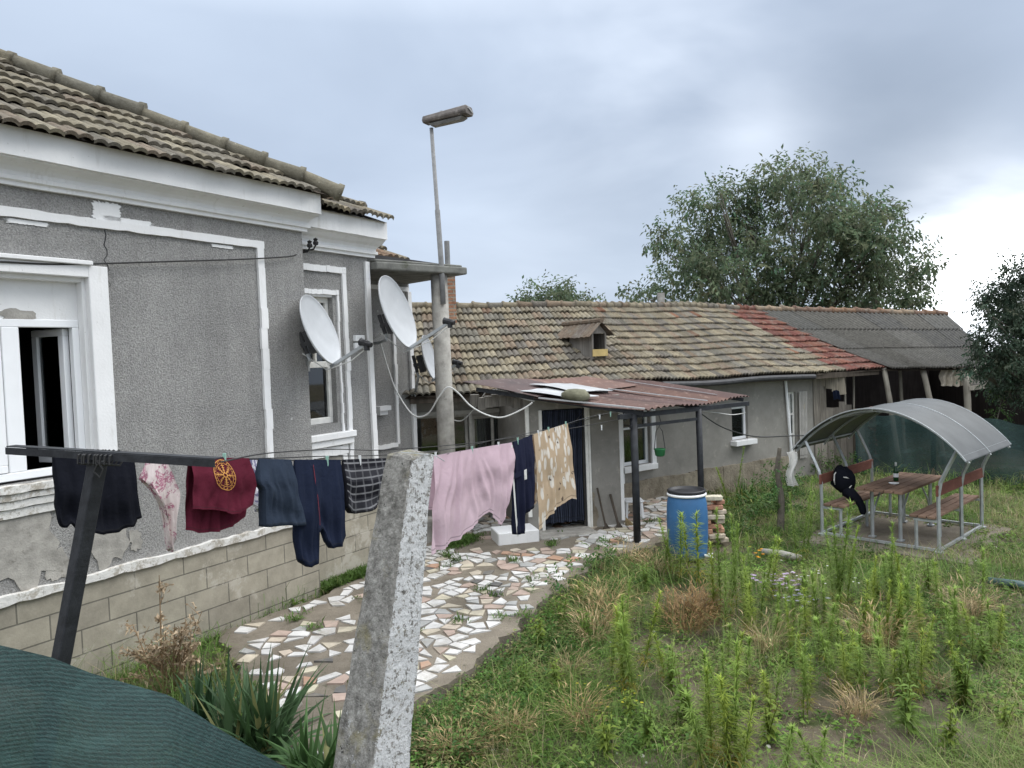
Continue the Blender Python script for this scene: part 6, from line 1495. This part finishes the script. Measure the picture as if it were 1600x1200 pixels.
def yard(x, y):
    if inpoly(x, y, PATH) or inpoly(x, y, [(4.75, 11.15), (5.85, 10.2), (7.0, 11.3), (6.05, 12.3)]): return False
    s = (x+2.48)*A.n[0]+(y-9.07)*A.n[1]
    if s < .05 and y < 13.6 and x < 0: return False
    s2 = (x-2.3)*L2.n[0]+(y-13.85)*L2.n[1]
    if s2 < .05 and x < 7: return False
    if y > 16.3 or (1.4 < x < 3.3 and 10.6 < y < 14): return False
    if (x-2.43)**2+(y-10.52)**2 < .1: return False
    return True
def grassy(x, y): return openyard(x, y) and nz_(x, y, .75, 3.) > -.28+.25*random.random()-.1
def blades(name, n, keep, h0, h1, w, pal, mat=MT['grass'], el=(.7, 1.45), bend=.45, region=(-4.5, 16.5, 4.2, 16.5)):
    P = scatter(n, *region, keep); C = np.array([(x, y, gh(x, y)-.005) for x, y in P])
    a = rng.random(n)*2*PI; e = el[0]+(el[1]-el[0])*rng.random(n); D = unit(np.stack([np.cos(a)*np.cos(e), np.sin(a)*np.cos(e), np.sin(e)], 1)); N = unit(np.cross(np.cross(D, [0, 0, 1.]), D))
    pat = np.array([nz_(x, y, .9, 7.) for x, y in P]); hh = np.array([nz_(x, y, .6, 11.) for x, y in P])
    L = (h0+(h1-h0)*rng.random(n)**1.6)*(1+.7*hh); cols = np.array([pal[min(len(pal)-1, max(0, int((p+.45)*len(pal)/.9+random.uniform(-1.1, 1.1))))] for p in pat])*(.7+.6*rng.random(n))[:, None]
    near = np.clip(C[:, 1]/9, .75, 1.5)
    return tag(leaf_mesh(name, C, D, N, np.maximum(.015, L), w*(.7+.6*rng.random(n))*near, cols, mat, None, bend), kind='stuff')
GP = [(.125, .21, .045), (.1, .18, .038), (.17, .26, .058), (.21, .26, .08), (.28, .245, .13), (.1, .18, .04)]
blades('grass', 108000, grassy, .05, .26, .007, GP)
blades('short_grass', 70000, openyard, .02, .09, .008, [(.075, .15, .033), (.1, .17, .04), (.15, .18, .06), (.25, .22, .12), (.08, .15, .035)], el=(.2, 1.3))
blades('clover', 112000, lambda x, y: openyard(x, y) and nz_(x, y, 1.1, 21.) > -.2, .015, .045, .024, [(.08, .16, .034), (.11, .19, .042), (.15, .22, .055)], el=(-.1, .7), bend=.1)
blades('dry_stalks', 3600, lambda x, y: openyard(x, y) and nz_(x, y, .7, 31.) > .0, .12, .5, .0045, [(.4, .33, .2), (.46, .38, .24), (.33, .27, .16)], el=(.6, 1.5), bend=.2)
blades('tall_grass', 9000, lambda x, y: openyard(x, y) and nz_(x, y, 1.0, 51.) > .02, .2, .55, .006, [(.14, .22, .05), (.18, .25, .07), (.24, .26, .1), (.12, .2, .05)], el=(.75, 1.5), bend=.5)
blades('litter', 32000, yard, .015, .05, .009, [(.33, .27, .19), (.24, .19, .13), (.42, .37, .28)], el=(-.05, .4), bend=.05)
def ground_weeds(name, n, keep, pal, size, hmax):
    P = scatter(n//14, -3, 11, 4.3, 15, keep); C = []; D = []; N = []; K = []; Lg = []
    for x, y in P:
        f = .65+.6*random.random(); c = random.choice(pal); hh = hmax*random.random()**1.3; z0 = gh(x, y); sp = .04+.07*random.random()
        for j in range(14):
            a = random.uniform(0, 6.28); r = sp*math.sqrt(random.random()); z = z0+hh*(1-(r/.13)**2)*random.uniform(.5, 1.)
            C.append((x+r*math.cos(a), y+r*math.sin(a), z)); e = random.uniform(-.25, .7); b = a+random.gauss(0, .8); D.append((math.cos(b)*math.cos(e), math.sin(b)*math.cos(e), math.sin(e))); N.append((random.gauss(0, .3), random.gauss(0, .3), 1.)); g_ = f*random.uniform(.8, 1.2); K.append((c[0]*g_, c[1]*g_, c[2]*g_)); Lg.append(size*random.uniform(.6, 1.4))
    Lg = np.array(Lg); D = np.array(D); return tag(leaf_mesh(name, np.array(C), D, unit(np.array(N)), Lg, Lg*.55, np.array(K), MT['grass'], None, .25), kind='stuff')
ground_weeds('low_weeds', 64000, lambda x, y: openyard(x, y) and nz_(x, y, .8, 41.) > -.02-.25*sst(2.2, .2, x)*sst(9, 6.5, y), [(.075, .155, .028), (.11, .2, .035), (.15, .23, .05), (.18, .25, .055)], .045, .14)
ground_weeds('edge_weeds', 38000, lambda x, y: openyard(x, y) and pdist(x, y, PATH[:10]) < .36, [(.05, .12, .025), (.08, .17, .03), (.12, .2, .05), (.2, .2, .08)], .035, .27)
# grass along the foot of the house bay and in the joints
C0 = [A(random.uniform(.0, 1.05), random.uniform(-.14, .12), PZ) for _ in range(2600)]+[A(2.62+random.gauss(0, .22), .28+random.gauss(0, .08), PZ) for _ in range(1500)]+[A(random.uniform(-4.2, -.9), .05+abs(random.gauss(0, .1)), .1) for _ in range(1600)]
for _ in range(60):
    x, y = random.uniform(-3, 2.5), random.uniform(5.2, 12.5)
    if not inpoly(x, y, PATH): continue
    C0 += [V((x+random.gauss(0, .05), y+random.gauss(0, .05), PZ+.004)) for _ in range(random.randint(12, 60))]
n = len(C0); C = np.array([tuple(c) for c in C0]); a = rng.random(n)*2*PI; e = .3+1.1*rng.random(n); D = unit(np.stack([np.cos(a)*np.cos(e), np.sin(a)*np.cos(e), np.sin(e)], 1)); N = unit(np.cross(np.cross(D, [0, 0, 1.]), D)); k = .7+.6*rng.random(n)
tag(leaf_mesh('wall_grass', C, D, N, .03+.09*rng.random(n), np.full(n, .014), np.stack([k*.09, k*.16, k*.035], 1), MT['grass'], None, .3), kind='stuff')
# pebbles and crumbs
mb = MB()
for _ in range(420):
    x, y = random.uniform(-1, 8), random.uniform(5, 12)
    if not openyard(x, y): continue
    r = random.uniform(.006, .022); c = V((x, y, gh(x, y)+r*.3)); f = random.uniform(.25, .8)
    mb.lathe(c, [(0, -r*.6), (r, -r*.2), (r*.8, r*.4), (0, r*.6)], 6, (f, f*.96, f*.9))
tag(mb.build('gravel', simple('pale_gravel', (.8, .8, .78), .9, .2, 20, 40, .2, tint=True), origin=(0, 0, 0)), kind='stuff')

# ------------------------------------------------------------------ sky, sun, camera
W = bpy.data.worlds.new('World'); S.world = W; W.use_nodes = True
T = W.node_tree; T.nodes.clear(); Nn, Ll = T.nodes, T.links
class WG(G):
    def __init__(s): s.t, s.N, s.L, s.tc = T, Nn, Ll, None
w = WG()
SUN_EL, SUN_AZ = math.radians(52), math.radians(72)      # azimuth clockwise from the viewing direction
sky = Nn.new('ShaderNodeTexSky'); sky.sky_type = 'NISHITA'; sky.sun_disc = False; sky.sun_elevation = SUN_EL; sky.sun_rotation = SUN_AZ
gen = w.co('Generated'); d3 = w.sep(gen)
zz = w.math('MAXIMUM', d3[2], .0)
den = w.math('ADD', zz, .22)
cx = Nn.new('ShaderNodeCombineXYZ'); Ll.new(w.math('DIVIDE', d3[0], den), cx.inputs[0]); Ll.new(w.math('DIVIDE', d3[1], den), cx.inputs[1]); Ll.new(w.math('MULTIPLY', zz, 1.2), cx.inputs[2])
n1 = w.noise(1.15, 5, .5, vec=w.map(cx.outputs[0], loc=(3.1, 1.7, 0)), dist=.3); n2 = w.noise(.55, 3, .5, vec=w.map(cx.outputs[0], loc=(7.3, 4.2, 2.)), dist=.2)
cl = w.math('ADD', w.math('MULTIPLY', n1, .5), w.math('MULTIPLY', n2, .5))
base = w.mix(w.ramp(cl, .3, .74), (.29, .35, .45), (.49, .57, .69))
# break in the cloud where the sun sits low behind the plum tree, and a thin spot higher up
def lobe(px, py, k, amt):
    r = ray(px, py).normalized(); v = Nn.new('ShaderNodeVectorMath'); v.operation = 'DOT_PRODUCT'; Ll.new(gen, v.inputs[0]); v.inputs[1].default_value = r
    e = w.math('POWER', w.math('MAXIMUM', v.outputs['Value'], 0.), k); return w.math('MULTIPLY', e, amt)
l1 = w.math('MULTIPLY', lobe(1550, 430, 230, 1.7), w.ramp(n1, .3, .62, (.35,)*3, (1.2,)*3)); l2 = w.math('MULTIPLY', lobe(1040, 20, 60, .24), w.ramp(n1, .35, .6)); l3 = lobe(760, 470, 90, .1); l4 = lobe(1180, 230, 500, .16)
dk = w.math('SUBTRACT', 1., w.math('ADD', lobe(1400, 230, 70, .3), lobe(960, 330, 110, .14)))
base = w.mix(1., base, dk, 'MULTIPLY')
glow = w.math('ADD', w.math('ADD', l1, l2), w.math('ADD', l3, l4))
cg = Nn.new('ShaderNodeCombineColor'); Ll.new(glow, cg.inputs[0]); Ll.new(glow, cg.inputs[1]); Ll.new(w.math('MULTIPLY', glow, .99), cg.inputs[2])
base = w.mix(1., base, cg.outputs[0], 'ADD')
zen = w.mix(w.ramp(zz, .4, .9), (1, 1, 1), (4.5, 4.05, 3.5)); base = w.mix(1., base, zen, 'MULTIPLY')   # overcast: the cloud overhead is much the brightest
bkk = w.ramp(w.math('MULTIPLY', d3[1], -1.), -.05, .6, (1, 1, 1), (1.7, 1.6, 1.48)); base = w.mix(1., base, bkk, 'MULTIPLY')  # unseen sky behind the camera, brightened to put more light on the facades
sk = w.mix(1., sky.outputs[0], (.1, .1, .1), 'MULTIPLY')
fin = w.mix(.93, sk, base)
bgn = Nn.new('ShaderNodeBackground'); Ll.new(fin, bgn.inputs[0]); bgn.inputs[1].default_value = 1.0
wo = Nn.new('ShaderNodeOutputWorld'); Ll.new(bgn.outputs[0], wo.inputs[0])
sl = bpy.data.lights.new('sun', 'SUN'); sl.energy = 1.5; sl.angle = math.radians(40); sl.color = (1, .97, .92)
so = bpy.data.objects.new('sun', sl); COL.objects.link(so)
sd_ = V((math.sin(SUN_AZ)*math.cos(SUN_EL), math.cos(SUN_AZ)*math.cos(SUN_EL), math.sin(SUN_EL))); so.rotation_euler = (-sd_).to_track_quat('-Z', 'Y').to_euler(); so.location = (6, 10, 20)
cam = bpy.data.cameras.new('camera'); cam.sensor_width = 36; cam.lens = F/1600*36; cam.clip_end = 600; cam.clip_start = .05
co = bpy.data.objects.new('camera', cam); COL.objects.link(co); co.location = (0, 0, CZ)
fwd = V((0, math.cos(TH), -math.sin(TH))); upc = V((0, math.sin(TH), math.cos(TH))); rgt = V((1, 0, 0))
nn_ = math.hypot(1, ROLL)
ri = (rgt - upc*ROLL)/nn_; ui = (rgt*ROLL + upc)/nn_
co.matrix_world = Matrix(((ri.x, ui.x, -fwd.x, 0), (ri.y, ui.y, -fwd.y, 0), (ri.z, ui.z, -fwd.z, CZ), (0, 0, 0, 1)))
S.camera = co
S.view_settings.view_transform = 'Standard'; S.view_settings.look = 'None'; S.view_settings.exposure = 0.58; S.view_settings.gamma = 1
S.cycles.max_bounces = 6; S.cycles.transparent_max_bounces = 12; S.cycles.use_denoising = True
